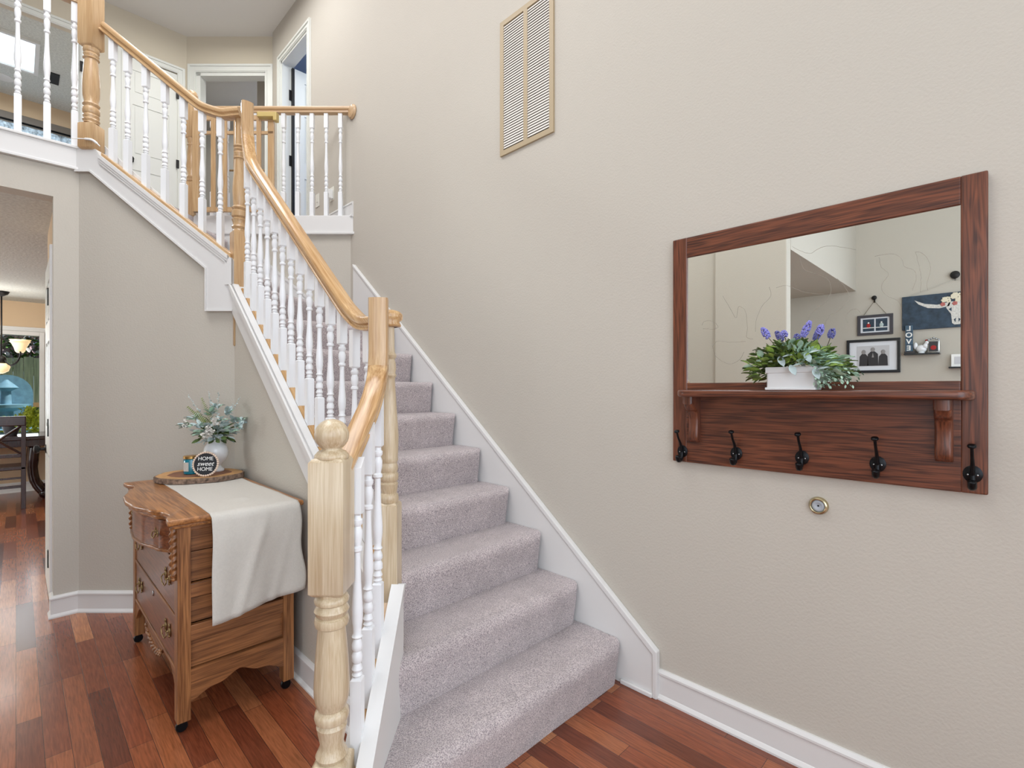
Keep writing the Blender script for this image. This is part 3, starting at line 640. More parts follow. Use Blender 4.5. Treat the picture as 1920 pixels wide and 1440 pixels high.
obj('handrail', bm, M['oak_r2'], rail, smooth='auto')
# -- balusters: straight flight
for i in range(14):
    y = 1.762 + i * .1095
    zb = zs(y) + .012; zt_ = (r1(y) if y > 1.93 else 1.576) + .01
    zt_ = max(zt_, 1.576); L = zt_ - zb
    k0 = zb + .20 + (L - .8) * .5 if L > .8 else zb + .2
    add_baluster(rail, (XB, y), PI / 2, zb, zt_, zb + .21, zt_ - (.155 if i > 0 else .14), top_slope=.8 if y > 1.9 else 0, bot_slope=.8)
# -- splayed section
for i in range(4):
    d = 1.637 - i * .1085
    z0 = zc(d) - .058; fr = (d - 1.385) / (1.58 - 1.385); zt_ = 1.088 + fr * (1.255 - 1.088)
    if d > 1.6: zt_ = 1.285
    if d < 1.36: continue
    add_baluster(rail, C(-.443, d), PI / 4, z0, zt_ + .02, z0 + .235, zt_ - .13, top_slope=.85, bot_slope=.75)
# -- upper flight
for i, px in enumerate((211.5, 239, 273, 309, 344, 379, 413)):
    c = (px - 960) / 930 * 3.02; zb = zt(c) + .026; top_ = r2(c) if c < -1.93 else (3.0 if c > -1.84 else 3.03)
    add_baluster(rail, C(c, 3.022), 3 * PI / 4, zb, top_ + .012, zb + .20, top_ - .125, top_slope=.8 if c < -1.93 else 0, bot_slope=.78)

# -- balcony railing on the left
bal = thing('balcony_railing', 'white turned balusters under an oak rail on the upstairs balcony, left of the stair newel', 'railing', (-.2, 4.0, ZF))
for x in (.251, .129, .007, -.115, -.237, -.359, -.481):
    add_baluster(bal, (x, 4.0), 0, ZF + .01, 3.70, 3.03, 3.56)
bm = BM(); sweep(bm, [(Vector((-1.2, 4.0, 3.68)), Vector((0, -1, 0))), (Vector((.27, 4.0, 3.68)), Vector((0, -1, 0)))], [(-a, b) for a, b in HP][::-1]); obj('handrail', bm, M['oak_h'], bal, smooth='auto')

# -- landing railing
lan = thing('landing_railing', 'oak rail with white balusters on the upstairs landing, ending in a wall rosette', 'railing', C(-1.9, 4.17, ZF))
for i in range(11):
    c = -1.441 - i * .1193
    add_baluster(lan, C(c, 4.17), A45, ZF + .01, 3.662, 3.0, 3.53)
bm = BM(); ra = C(-2.62, 4.17, 3.655); rb = C(-1.315, 4.17, 3.655); sweep(bm, [(rb, C(0, 1)), (ra, C(0, 1))], [(-a, b) for a, b in HP][::-1]); obj('handrail', bm, M['oak_h'], lan, smooth='auto')
bm = BM(); lathe(bm, [(.058, 0), (.060, .006), (.056, .014), (.050, .018), (.048, .022), (.03, .026)], n=28)
bm.transform(Matrix.Translation((1.988, C(-1.31, 4.17).y - .01, 3.655)) @ Matrix.Rotation(-PI / 2, 4, 'Y')); obj('rosette', bm, M['oak_h'], lan, smooth='auto')
N5 = C(-2.69, 4.17)
pr = [(.035, 3.08), (.042, 3.09), (.034, 3.10), (.041, 3.12), (.034, 3.135), (.041, 3.2), (.038, 3.28), (.03, 3.38), (.036, 3.39), (.03, 3.40), (.037, 3.43), (.036, 3.45)]
nw = obj('newel_post', newel_bm(N5, A45, [(ZF, 3.08), (3.44, 3.735)], [pr], .085), M['oak'], lan, smooth='auto')
bm = BM(); lathe(bm, [(.042, 3.73), (.045, 3.741), (.030, 3.751), (.026, 3.76)] + [(.046 * math.cos(a), 3.805 + .046 * math.sin(a)) for a in [(-PI / 2 + .6) + (PI - .65) * i / 12 for i in range(13)]], (N5.x, N5.y, 0), 28)
obj('ball_finial', bm, M['oak'], nw, smooth=True)

# -- wooden safety gate folded back against the landing railing
g = thing('safety_gate', 'slatted natural wood safety gate folded back against the landing railing', 'gate', C(-2.2, 4.10, ZF + .05))
gd = 4.085
def gb(c0, c1, z0, z1, d0=gd, th=.02, m='oak_h', name='slat'):
    bm = BM(); obox(bm, C((c0 + c1) / 2, d0), c1 - c0, th, z0, z1, A45, .003); return obj(name, bm, M[m], g)
gb(-2.62, -1.96, 2.80, 2.84, name='bottom_rail'); gb(-2.60, -1.96, 3.555, 3.595, name='top_rail'); gb(-2.60, -1.96, 3.44, 3.465, name='middle_rail')
gb(-2.625, -2.575, 2.80, 3.63, m='oak', name='hinge_stile', th=.03); gb(-2.008, -1.958, 2.80, 3.63, m='oak', name='latch_stile')
for i in range(5):
    c = -2.452 + i * .0935; gb(c - .018, c + .018, 2.80, 3.59, gd - .012, .016, 'oak', 'slat')
bm = BM(); obox(bm, C(-2.0, gd - .03), .15, .05, 3.56, 3.60, A45, .006); obox(bm, C(-1.93, gd - .03), .03, .05, 3.53, 3.60, A45, .006)
obj('latch', bm, mat('latch_yellow', (200, 176, 110), .4), g)

# ------------------------------------------------------------------ air return vent on the right wall
v = thing('air_vent', 'tall tan louvred return air vent high on the beige right wall', 'vent', (XW, 1.876, 2.69))
vy0, vy1, vz0, vz1 = 1.675, 2.077, 2.688, 3.46
bm = BM()
for a, b in (((XW - .012, vy0, vz0), (XW, vy1, vz0 + .028)), ((XW - .012, vy0, vz1 - .028), (XW, vy1, vz1)), ((XW - .012, vy0, vz0 + .028), (XW, vy0 + .028, vz1 - .028)), ((XW - .012, vy1 - .028, vz0 + .028), (XW, vy1, vz1 - .028)), ((XW - .012, 1.862, vz0 + .028), (XW, 1.890, vz1 - .028))):
    box(bm, a, b)
obj('frame', bm, M['vent'], v)
bm = BM(); box(bm, (XW - .003, vy0 + .01, vz0 + .01), (XW - .001, vy1 - .01, vz1 - .01)); obj('backing', bm, M['dark'], v)
bm = BM()
n_ = 48
for i in range(n_):
    z = vz0 + .036 + (vz1 - vz0 - .066) * i / n_
    for y0, y1 in ((vy0 + .028, 1.862), (1.890, vy1 - .028)):
        prism(bm, [(XW - .0105, y0, z), (XW - .0065, y0, z + .0115), (XW - .0055, y0, z + .0113), (XW - .0095, y0, z - .0005)], (0, y1 - y0, 0))
obj('louvres', bm, M['slat'], v)

# ------------------------------------------------------------------ mirror with coat hooks
mf = thing('wall_mirror', 'dark red-stained oak framed mirror with shelf and coat hooks on the right wall', 'mirror', (XW, .5275, 1.045), rot=(-.010, 0, 0))
y0, y1, z0, z1 = .040, 1.005, 1.043, 1.976; XF = XW - .022
def fr(a, b, m, name='rail', bv=.005): bm = BM(); box(bm, a, b, bv, 3); return obj(name, bm, M[m], mf)
# stiles run full height; rails between
fr((XF, y0, z0), (XW - .001, y0 + .059, z1), 'mah_v', 'stile'); fr((XF, y1 - .062, z0), (XW - .001, y1, z1), 'mah_v', 'stile')
fr((XF + .001, y0 + .057, z1 - .084), (XW - .001, y1 - .060, z1), 'mah', 'top_rail'); fr((XF + .001, y0 + .057, 1.335), (XW - .001, y1 - .060, 1.372), 'mah', 'middle_rail')
fr((XF + .001, y0 + .057, z0), (XW - .001, y1 - .060, 1.336), 'mah', 'back_panel', .003)
bm = BM(); box(bm, (XF + .008, y0 + .05, 1.365), (XF + .012, y1 - .055, z1 - .075)); gl = obj('mirror_glass', bm, M['mirror'], mf)
# faint outline drawing on the glass
def mp_(px, py):
    r = (px - 960) / 930; X = XF + .0075; t = X * S2 / (1 + r); return Vector((X, t * (1 - r) / S2, H + (728 - py) / 930 * t))
lines = [[(1640, 481), (1652, 478), (1675, 476), (1690, 485), (1696, 500), (1712, 506), (1718, 520), (1710, 545)],
 [(1648, 482), (1652, 500), (1666, 514), (1655, 530), (1654, 545), (1664, 555), (1684, 564), (1690, 580)],
 [(1717, 472), (1730, 475), (1742, 490), (1744, 510), (1738, 530), (1740, 545)], [(1717, 472), (1722, 495), (1727, 520), (1726, 548)],
 [(1485, 462), (1500, 470), (1520, 475), (1535, 466), (1560, 461), (1605, 468)], [(1498, 480), (1508, 505), (1530, 514), (1552, 524), (1558, 545), (1548, 565), (1520, 588), (1515, 600)],
 [(1570, 522), (1585, 540), (1592, 560), (1575, 580), (1555, 592), (1545, 610)], [(1355, 555), (1370, 580), (1380, 596), (1385, 575), (1398, 585), (1401, 615), (1400, 632), (1412, 636)],
 [(1416, 622), (1418, 600), (1428, 575), (1445, 555), (1442, 538)], [(1336, 650), (1345, 640), (1370, 642), (1398, 640)], [(1336, 650), (1342, 668), (1365, 682), (1385, 676), (1395, 660)],
 [(1316, 610), (1320, 603), (1335, 602), (1346, 612), (1338, 617), (1318, 616)], [(1590, 605), (1586, 595), (1594, 582), (1606, 580), (1615, 588)], [(1455, 540), (1475, 535), (1500, 545), (1520, 550), (1545, 552)]]
for L in lines:
    bm = BM(); q = smooth_path([mp_(*p) for p in L], 6)
    tube(bm, [v + Vector((0, noise.noise(v * 90) * .0015, noise.noise(v * 80) * .0015)) for v in q], .0004, 4)
    obj('drawn_line', bm, M['sketch'], gl)
# shelf with rounded ends, half round brackets
bm = BM(); sy0, sy1, sx = .066, .950, 1.868
pl = [(XW - .022, sy0 + .0), (sx + .045, sy0)]
for i in range(1, 7): a = PI / 2 * i / 6; pl.append((sx + .045 - .045 * math.sin(a), sy0 + .045 - .045 * math.cos(a)))
for i in range(0, 7): a = PI / 2 * i / 6; pl.append((sx + .045 - .045 * math.cos(a), sy1 - .045 + .045 * math.sin(a)))
pl.append((XW - .022, sy1))
prism(bm, [(x, y, 1.316) for x, y in pl], (0, 0, .028), .008, seg=3, bsel=lambda e: abs(e.verts[0].co.z - e.verts[1].co.z) < 1e-4 and min(e.verts[0].co.x, e.verts[1].co.x) < XW - .03)
obj('shelf', bm, M['mah'], mf, smooth='auto')
def bracket(yc):
    bm = BM(); w_ = .042
    prof = [(XF + .001, 1.318), (XF - .078, 1.318), (XF - .078, 1.285)]
    for i in range(9): a = i / 8; prof.append((XF - .078 + .012 + .030 * a ** 1.3, 1.285 - .028 * math.sin(a * PI / 2) if i < 9 else 1.25))
    prof += [(XF - .030, 1.250), (XF - .024, 1.22), (XF - .026, 1.185), (XF - .03, 1.155), (XF - .026, 1.140), (XF - .016, 1.132), (XF + .001, 1.130)]
    prism(bm, [(x, yc - w_ / 2, z) for x, z in prof], (0, w_, 0), .011, seg=4, bsel=lambda e: abs(e.verts[0].co.y - e.verts[1].co.y) < 1e-4 and max(e.verts[0].co.x, e.verts[1].co.x) < XF)
    obj('bracket', bm, M['mah_v'], mf, smooth='auto')
bracket(.135); bracket(.905)
def hook(yc, zc_):
    bm = BM(); X = XF - .0005
    h = obj('coat_hook', hk_plate(yc, zc_, X), M['black'], mf, smooth='auto')
    bm = BM()
    up_ = smooth_path([(X - .004, yc, zc_ - .012), (X - .012, yc, zc_ + .010), (X - .020, yc, zc_ + .034), (X - .040, yc, zc_ + .060), (X - .050, yc, zc_ + .082)], 5)
    tube(bm, up_, [.0070 - .0028 * min(1, i / 14) for i in range(len(up_))], 10)
    lathe(bm, [(.003, 0), (.0095, .001), (.0105, .004), (.0095, .0075), (.003, .0085)], n=16, mtx=Matrix.Translation((X - .0505, yc, zc_ + .082)) @ Matrix.Rotation(-.45, 4, 'Y'))
    lo_ = smooth_path([(X - .006, yc, zc_ + .004), (X - .010, yc, zc_ - .022), (X - .022, yc, zc_ - .036), (X - .036, yc, zc_ - .032), (X - .043, yc, zc_ - .016)], 5)
    tube(bm, lo_, [.0075 if i < 14 else .0105 for i in range(len(lo_))], 10)
    obj('prongs', bm, M['black'], h, smooth=True)
    bm = BM()
    for s in (-1, 1): sphere(bm, (X - .0045, yc + s * .010, zc_ - .002), .0032, 10, 6, (.5, 1, 1))
    obj('screws', bm, M['steel'], h, smooth=True)
def hk_plate(yc, zc_, X):
    bm = BM(); lathe(bm, [(.022, 0), (.022, .002), (.018, .0045), (.006, .006)], n=24, mtx=Matrix.Translation((X, yc, zc_)) @ Matrix.Rotation(-PI / 2, 4, 'Y') @ Matrix.Diagonal((1.15, 1, 1, 1))); return bm
def yof(px, X=XF):
    r = (px - 960) / 930; return X * (1 - r) / (1 + r)
for px, py in ((1280, 846), (1381, 850), (1504, 858), (1646, 870), (1824, 889)):
    r = (px - 960) / 930; t = XF * S2 / (1 + r); hook(yof(px), H + (728 - py) / 930 * t)

# ------------------------------------------------------------------ foliage helpers
def leaf(bm, p, d, L, W, curl=.2, mi=0, side=None):
    d = Vector(d).normalized(); s = d.cross(Vector((0, 0, 1)))
    if s.length < .1: s = Vector((1, 0, 0))
    s.normalize(); s = (Matrix.Rotation(random.uniform(-.9, .9) if side is None else side, 3, d) @ s); n_ = s.cross(d)
    prof = [(0, .12), (.22, .75), (.5, 1.0), (.78, .7), (1.0, .05)]; rows = []
    for t, w_ in prof:
        b = Vector(p) + d * L * t + n_ * (-curl * L * t * t)
        rows.append([bm.verts.new(b - s * W * w_ * .5 + n_ * W * .12), bm.verts.new(b), bm.verts.new(b + s * W * w_ * .5 + n_ * W * .12)])
    for a, b in zip(rows, rows[1:]):
        for i in (0, 1):
            f = bm.faces.new((a[i], a[i + 1], b[i + 1], b[i])); f.material_index = mi; f.smooth = True
def rdir(el0, el1, az0=0, az1=2 * PI):
    a = random.uniform(az0, az1); e = random.uniform(el0, el1); return Vector((math.cos(a) * math.cos(e), math.sin(a) * math.cos(e), math.sin(e)))

# ------------------------------------------------------------------ planter on the mirror shelf
pc = Vector((1.912, .530)); zb = 1.3432
tilt = .010 * .4
pt = thing('planter', 'white rectangular planter of green leaves and purple grape hyacinths on the mirror shelf', 'plant', (pc.x, pc.y, zb + .0012))
bm = BM(); hx, hy = .034, .075
box(bm, (pc.x - hx, pc.y - hy, zb + .001), (pc.x + hx, pc.y + hy, zb + .078), .008, 3)
box(bm, (pc.x - hx - .004, pc.y - hy - .004, zb + .001), (pc.x + hx + .004, pc.y + hy + .004, zb + .010), .003)
box(bm, (pc.x - hx - .003, pc.y - hy - .003, zb + .060), (pc.x + hx + .003, pc.y + hy + .003, zb + .081), .003)
obj('pot', bm, M['planter'], pt, smooth='auto')
bm = BM()
for i in range(560):
    u = random.uniform(-1, 1); vv = random.uniform(-1, 1)
    a = random.uniform(0, PI); yy = pc.y + math.cos(a) * .140 * random.uniform(.3, 1); zz = zb + .085 + math.sin(a) * .075 * random.uniform(.1, 1.0)
    if yy < pc.y - .09 or yy > pc.y + .09: zz -= random.uniform(0, .05)
    xx = pc.x + random.uniform(-.055, .035)
    d = Vector((xx - pc.x, (yy - pc.y) * 1.2, zz - zb - .05 + random.uniform(-.05, .06))).normalized()
    right = yy < pc.y - .02
    mi = random.choices((0, 1, 2), (.25, .55, .2) if right else (.45, .1, .45))[0]
    L = random.uniform(.020, .038); q = Vector((min(xx + d.x * L, 1.955) - d.x * L, yy, zz))
    leaf(bm, q, d + rdir(-.5, .5) * .5, L, L * (.55 if mi != 1 else .62), .3, mi)
# stems of trailing pale sprigs at the right of the pot
for i in range(150):
    yy = pc.y - .075 - abs(random.gauss(0, .035)); zz = zb + .078 - random.random() * .065; xx = pc.x - .04 + random.uniform(-.02, .05)
    leaf(bm, (xx, yy, zz), Vector((-.3, -random.random(), random.uniform(-1, .3))), .012, .007, .2, 1)
for (yo, zo) in ((.03, .115), (-.05, .125), (-.005, .085), (-.075, .07)):
    leaf(bm, (pc.x - .05, pc.y + yo, zb + zo), (-.3, -.4, -.5), .04, .024, .3, 3, .4)
    leaf(bm, (pc.x - .055, pc.y + yo - .01, zb + zo - .005), (-.3, -.7, .35), .042, .022, .3, 3, .5)
for v_ in bm.verts: v_.co.x = min(v_.co.x, 1.962)
obj('foliage', bm, [M['leaf1'], M['leaf2'], M['leaf4'], M['leaf3']], pt)
for (px, py, dy, dz, L) in ((1435, 624, .55, 1, .044), (1512, 617, -.45, 1, .056), (1538, 618, -.25, 1, .034), (1470, 626, .2, 1, .022)):
    r = (px - 960) / 930; X = 1.90; t = X * S2 / (1 + r); p = Vector((X, X * (1 - r) / (1 + r), H + (728 - py) / 930 * t)); d = Vector((0, dy, dz)).normalized()
    bm = BM()
    for k in range(int(L * 3200)):
        f = random.random(); a = random.uniform(0, 2 * PI); rr = .0105 * math.sin(PI * (.15 + .8 * f)) ** .6
        s1 = d.cross(Vector((1, 0, 0))).normalized(); q = p + d * (f - .5) * L + (s1 * math.cos(a) + Vector((1, 0, 0)) * math.sin(a)) * rr
        sphere(bm, q, .0028, 6, 4)
    fl = obj('flower_spike', bm, M['lav'], pt, smooth=True)
    bm = BM(); tube(bm, [p - d * L * .45, p - d * (L * .5 + .03) + Vector((0, -dy * .01, 0)), (pc.x, p.y - dy * .05, zb + .09)], .0012, 6); obj('stem', bm, M['twig'], fl)

# ------------------------------------------------------------------ brass door bumper on the right wall
db = thing('door_bumper', 'round brass door bumper with rubber centre on the wall below the mirror', 'door stop', (XW, .469, .939))
mx_ = Matrix.Translation((XW, .469, .939)) @ Matrix.Rotation(-PI / 2, 4, 'Y')
bm = BM(); lathe(bm, [(.031, 0), (.031, .004), (.028, .012), (.024, .014), (.0215, .013), (.021, .006)], n=32, mtx=mx_); obj('ring', bm, M['satin'], db, smooth='auto')
bm = BM(); lathe(bm, [(.021, .006), (.0205, .009), (.012, .011), (.008, .007), (.0035, .0068)], n=28, mtx=mx_); cn = obj('cushion', bm, mat('grey_rubber', (170, 176, 182), .4), db, smooth=True)
bm = BM(); lathe(bm, [(.003, .0065), (.003, .0075), (.001, .008)], n=12, mtx=mx_); obj('screw', bm, M['black'], cn)

# ------------------------------------------------------------------ antique dresser
dr = thing('dresser', 'antique oak dresser with serpentine top, twisted columns and casters below the stairs', 'dresser', (.66, 2.78, 0))
bx0, bx1, by0, by1 = .442, .885, 2.275, 3.30; zt0 = .825
bm = BM()   # serpentine top
def front(y, amp=1.0):
    t = (y - 2.235) / (3.32 - 2.235)
    k = (0, .05, .11, .17, .26, .40, .50, .60, .74, .83, .89, .95, 1); v_ = (.403, .407, .430, .424, .385, .350, .343, .350, .385, .424, .430, .407, .403)
    for i in range(len(k) - 1):
        if t <= k[i + 1]:
            u = max(0, (t - k[i]) / (k[i + 1] - k[i])); u = u * u * (3 - 2 * u); return .42 + ((v_[i] * (1 - u) + v_[i + 1] * u) - .42) * amp
    return v_[-1]
N = 60
pts = [(.912, 3.32), (.912, 2.235)] + [(front(2.235 + 1.085 * i / N), 2.235 + 1.085 * i / N) for i in range(N + 1)]
prism(bm, [(x, y, zt0) for x, y in pts], (0, 0, .025), .008, seg=3, bsel=lambda e: abs(e.verts[0].co.z - e.verts[1].co.z) < 1e-4)
pts2 = [(.895, 3.305), (.895, 2.255)] + [(front(2.255 + 1.05 * i / N) + .016, 2.255 + 1.05 * i / N) for i in range(N + 1)]
prism(bm, [(x, y, zt0 - .016) for x, y in pts2], (0, 0, .016), .004, seg=2, bsel=lambda e: abs(e.verts[0].co.z - e.verts[1].co.z) < 1e-4)
obj('tabletop', bm, M['dress_top'], dr, smooth='auto')
def dbx(name, a, b, m, bv=.003): bm = BM(); box(bm, a, b, bv); return obj(name, bm, M[m], dr)
for (xa, ya) in ((bx0, by0), (bx0, by1 - .05), (bx1 - .045, by0), (bx1 - .045, by1 - .05)):
    bm = BM(); a = box(bm, (xa, ya, .045), (xa + .045, ya + .05, zt0 - .016)); obj('post', bm, M['dress'], dr)
    bm = BM(); cx_, cy_ = xa + .0225, ya + .025
    lathe(bm, [(.008, .040), (.008, .052)], (cx_, cy_, 0), 12); box(bm, (cx_ - .012, cy_ - .012, .030), (cx_ + .012, cy_ + .012, .043))
    c_ = obj('caster_fork', bm, M['black'], dr); bm = BM(); lathe(bm, [(.019, -.009), (.021, -.005), (.021, .005), (.019, .009)], n=20, mtx=Matrix.Translation((cx_ - .004, cy_, .021)) @ Matrix.Rotation(PI / 2, 4, 'X')); obj('caster_wheel', bm, M['black'], c_, smooth='auto')
for ys, sgn in ((by0, 1), (by1, -1)):
    s0 = ys + sgn * .018; s1 = ys + sgn * .026; pa, pb = min(s0, s1), max(s0, s1)
    bm = BM()
    for z0_, z1_ in ((.583, .700), (.703, .806), (.42, .515), (.243, .352)): box(bm, (bx0 + .04, pa, z0_), (bx1 - .04, pb, z1_), .0015)
    obj('side_panel', bm, M['dress_x'], dr)
    s0 = ys + sgn * .002; pa, pb = min(s0, s1), max(s0, s1)
    bm = BM(); 
    for z0_, z1_ in ((.522, .578), (.354, .414), (.79, .81)):
        bm = BM(); box(bm, (bx0 + .044, pa, z0_), (bx1 - .044, pb, z1_), .003); obj('side_rail', bm, M['dress_x'], dr)
    bm = BM(); q = []
    for i in range(31):
        t = i / 30; z = .115 + .030 * math.sin(PI * t) ** 2 + .022 * (1 - abs(2 * t - 1)) + .012 * math.sin(3 * PI * t) ** 2
        q.append((bx0 + .044 + (bx1 - bx0 - .088) * t, pa, z))
    prism(bm, q + [(bx1 - .044, pa, .240), (bx0 + .044, pa, .240)], (0, pb - pa, 0)); obj('side_apron', bm, M['dress_x'], dr)
dbx('back_board', (bx1 - .012, by0 + .03, .12), (bx1 - .004, by1 - .03, .81), 'dress', 0)
dbx('bottom_board', (bx0 + .03, by0 + .03, .20), (bx1 - .01, by1 - .03, .21), 'dress', 0)
def pull(y, z, X, parent, big=True):
    bm = BM(); s = 1.3 if big else .75
    for dy in (-.028 * s, .028 * s):
        sphere(bm, (X - .003, y + dy, z), .011 * s, 10, 6, (.35, .9, 1.5)); sphere(bm, (X - .004, y + dy, z + .018 * s), .007 * s, 8, 6, (.4, .8, 1.2)); sphere(bm, (X - .004, y + dy, z - .013 * s), .007 * s, 8, 6, (.4, 1.2, .8))
        tube(bm, [(X, y + dy, z + .004), (X - .014, y + dy, z + .004)], .003 * s, 8)
    q = smooth_path([(X - .013, y - .028 * s, z + .004), (X - .016, y - .034 * s, z - .010), (X - .018, y - .016 * s, z - .020 * s), (X - .019, y, z - .016 * s), (X - .018, y + .016 * s, z - .020 * s), (X - .016, y + .034 * s, z - .010), (X - .013, y + .028 * s, z + .004)], 4)
    tube(bm, q, .0024, 8); obj('drawer_pull', bm, M['brass'], parent, smooth=True)
# top drawer follows the serpentine of the top
bm = BM(); N = 40; ya, yb = by0 + .065, by1 - .065
def dpt(y, o): return front(y) + .034 + o
pts = [(dpt(ya + (yb - ya) * i / N, 0), ya + (yb - ya) * i / N) for i in range(N + 1)]
prism(bm, [(x, y, .684) for x, y in pts] + [(.52, yb, .684), (.52, ya, .684)], (0, 0, .118)); 
td = obj('drawer', bm, M['dress_d'], dr, smooth='auto')
bm = BM()
for z0_, z1_ in ((.672, .684),):
    prism(bm, [(x - .008, y, z0_) for x, y in pts] + [(.52, yb, z0_), (.52, ya, z0_)], (0, 0, z1_ - z0_), .003, seg=2, bsel=lambda e: abs(e.verts[0].co.z - e.verts[1].co.z) < 1e-4)
obj('serpentine_rail', bm, M['dress_h'], dr, smooth='auto')
for y in (2.52, 3.06): pull(y, .745, dpt(y, 0), td, False)
for z0_, z1_ in ((.450, .662), (.245, .436)):
    dd = dbx('drawer', (bx0 + .006, by0 + .052, z0_), (bx0 + .026, by1 - .052, z1_), 'dress_d', .004)
    for y in (2.47, 3.10): pull(y, (z0_ + z1_) / 2 + .01, bx0 + .006, dd)
    bm = BM(); sphere(bm, (bx0 + .004, 2.785, z1_ - .03), .009, 12, 8, (.3, 1, 1.5)); obj('keyhole_plate', bm, M['steel'], dd, smooth=True)
dbx('divider_rail', (bx0 + .002, by0 + .05, .436), (bx0 + .03, by1 - .05, .449), 'dress_h'); dbx('divider_rail', (bx0 + .002, by0 + .05, .230), (bx0 + .03, by1 - .05, .244), 'dress_h')
for yc in (by0 + .030, by1 - .030):
    bm = BM(); xc = bx0 - .006; zA, zB = .610, .806; n = 12; rings = []; K = 60
    for i in range(K + 1):
        t = i / K; z = zA + (zB - zA) * t; ring = []
        e = min(1, min(t, 1 - t) * 12)
        for k in range(n):
            a = 2 * PI * k / n; rr = .0145 + .0035 * math.cos(2 * (a - t * 22)) * e
            if t < .05: rr = .011 + .004 * math.sin(t / .05 * PI)
            ring.append(bm.verts.new((xc + rr * math.cos(a), yc + rr * math.sin(a), z)))
        rings.append(ring)
    for a, b in zip(rings, rings[1:]):
        for k in range(n): bm.faces.new((a[k], a[(k + 1) % n], b[(k + 1) % n], b[k]))
    bm.faces.new(rings[0][::-1]); bm.faces.new(rings[-1]); sphere(bm, (xc, yc, zA - .006), .011, 12, 8, (1, 1, .8))
    obj('twisted_column', bm, M['dress'], dr, smooth=True)
bm = BM(); q = []
for i in range(41):
    t = i / 40; u = abs(2 * t - 1); z = .225 - .085 * max(0, 1 - (u / .45) ** 2) - .09 * max(0, (u - .72) / .28) ** 1.6
    q.append((bx0 + .006, by0 + .05 + (by1 - by0 - .10) * t, z))
prism(bm, q + [(bx0 + .006, by1 - .05, .232), (bx0 + .006, by0 + .05, .232)], (.018, 0, 0)); ap = obj('front_apron', bm, M['dress_h'], dr)
bm = BM()
for k in range(26):
    t = k / 25 * 2 - 1; y = 2.785 + t * .17; z = .195 - .03 * (1 - t * t) + .012 * math.sin(k * 2.1); sphere(bm, (bx0 + .004, y, z), .011, 8, 6, (.6, 1.3, .7))
obj('carving', bm, M['dress_h'], ap, smooth=True)

# linen runner: lies along the top, hangs over the near side
def cloth():
    bm = BM(); NX, NY = 36, 70; gx = []
    xa, xb = .545, .888; Ztop = zt0 + .0268; yn = 2.228; yf = 3.335; hang = .425; L = (yf - yn) + hang
    for j in range(NY + 1):
        s = L * j / NY; row = []
        for i in range(NX + 1):
            u = i / NX; x = xa + (xb - xa) * u; hh = hang + .0
            if s <= (yf - yn):
                y = yf - s; z = Ztop; dd = (yf - yn) - s
                x += .004 * noise.noise(Vector((3 * y, u * 2, 0))) * 3
                z += .0012 * abs(noise.noise(Vector((x * 20, y * 20, 1))))
                if dd < .05: z -= .0
                z += .010 * math.exp(-((x - .72) ** 2 + (y - 2.43) ** 2) / .0009) + .006 * math.exp(-((x - .75 - (y - 2.35)) ** 2) / .0003 - (y - 2.36) ** 2 / .006)
            else:
                q = (s - (yf - yn)); f = q / hang
                y = yn - .008 - .016 * math.sin(min(1, f * 3) * PI / 2) - .012 * f * math.sin(u * 7.5 + .6) - .007 * math.sin(u * 13 + f * 2) * f - .010 * math.exp(-((u - .62 + .35 * f) / .05) ** 2) * min(1, f * 4) - .008 * math.exp(-((u - .95 + .3 * f) / .04) ** 2) * f
                z = Ztop - .004 - q * (1 + .0 * u) + (.055 * f * (u - .15) if u > .15 else 0)
                x += .010 * f * (u - .4) - .012 * f * math.sin(f * 5 + 1) * (u - .2) + .006 * math.sin(f * 9) * (1 if u > .9 else .2)
            row.append(bm.verts.new((x, y, z)))
        gx.append(row)
    for a, b in zip(gx, gx[1:]):
        for i in range(NX): bm.faces.new((a[i], a[i + 1], b[i + 1], b[i]))
    return bm
bm = cloth(); rn = obj('table_runner', bm, M['cloth'], smooth=True, origin=(.70, 2.8, zt0 + .026)); tag(rn, 'off-white linen runner draped over the oak dresser, hanging down its near side', 'table runner')
sm = rn.modifiers.new('thick', 'SOLIDIFY'); sm.thickness = .0016; sm.offset = 1
bm = BM()
for uu in (.572, .862):
    tube(bm, [(uu, 2.203 - .002, z) for z in (.83, .78)], .0006, 4)
bm.free()

# ------------------------------------------------------------------ wood slice and the things on it
ZS = zt0 + .030; SC = C(-1.722, 2.735)
ws = thing('wood_slice', 'oval wood slice tray with bark edge on the dresser runner', 'tray', (SC.x, SC.y, ZS))
rim = []
for i in range(48):
    a = 2 * PI * i / 48; rr = 1 + .035 * math.sin(3 * a + 1) + .02 * math.sin(7 * a) + .01 * math.sin(17 * a)
    rim.append((math.cos(a) * .215 * rr, math.sin(a) * .180 * rr))
def slice_ring(bm, k, z0_, z1_):
    prism(bm, [Vector((SC.x, SC.y, z0_)) + C(x * k, y * k) for x, y in rim], (0, 0, z1_ - z0_))
bm = BM(); slice_ring(bm, 1.0, ZS, ZS + .026); obj('bark_rim', bm, M['bark'], ws)
bm = BM(); slice_ring(bm, .965, ZS + .02, ZS + .0275); wd = obj('sapwood', bm, M['slice'], ws)
bm = BM(); slice_ring(bm, .72, ZS + .0255, ZS + .028); obj('heartwood', bm, M['slice_in'], ws)
ZT = ZS + .028
vc = C(-1.672, 2.80)
vz = thing('flower_vase', 'white ceramic footed vase holding a faux sage and white blossom bouquet', 'vase', (vc.x, vc.y, ZT))
bm = BM()
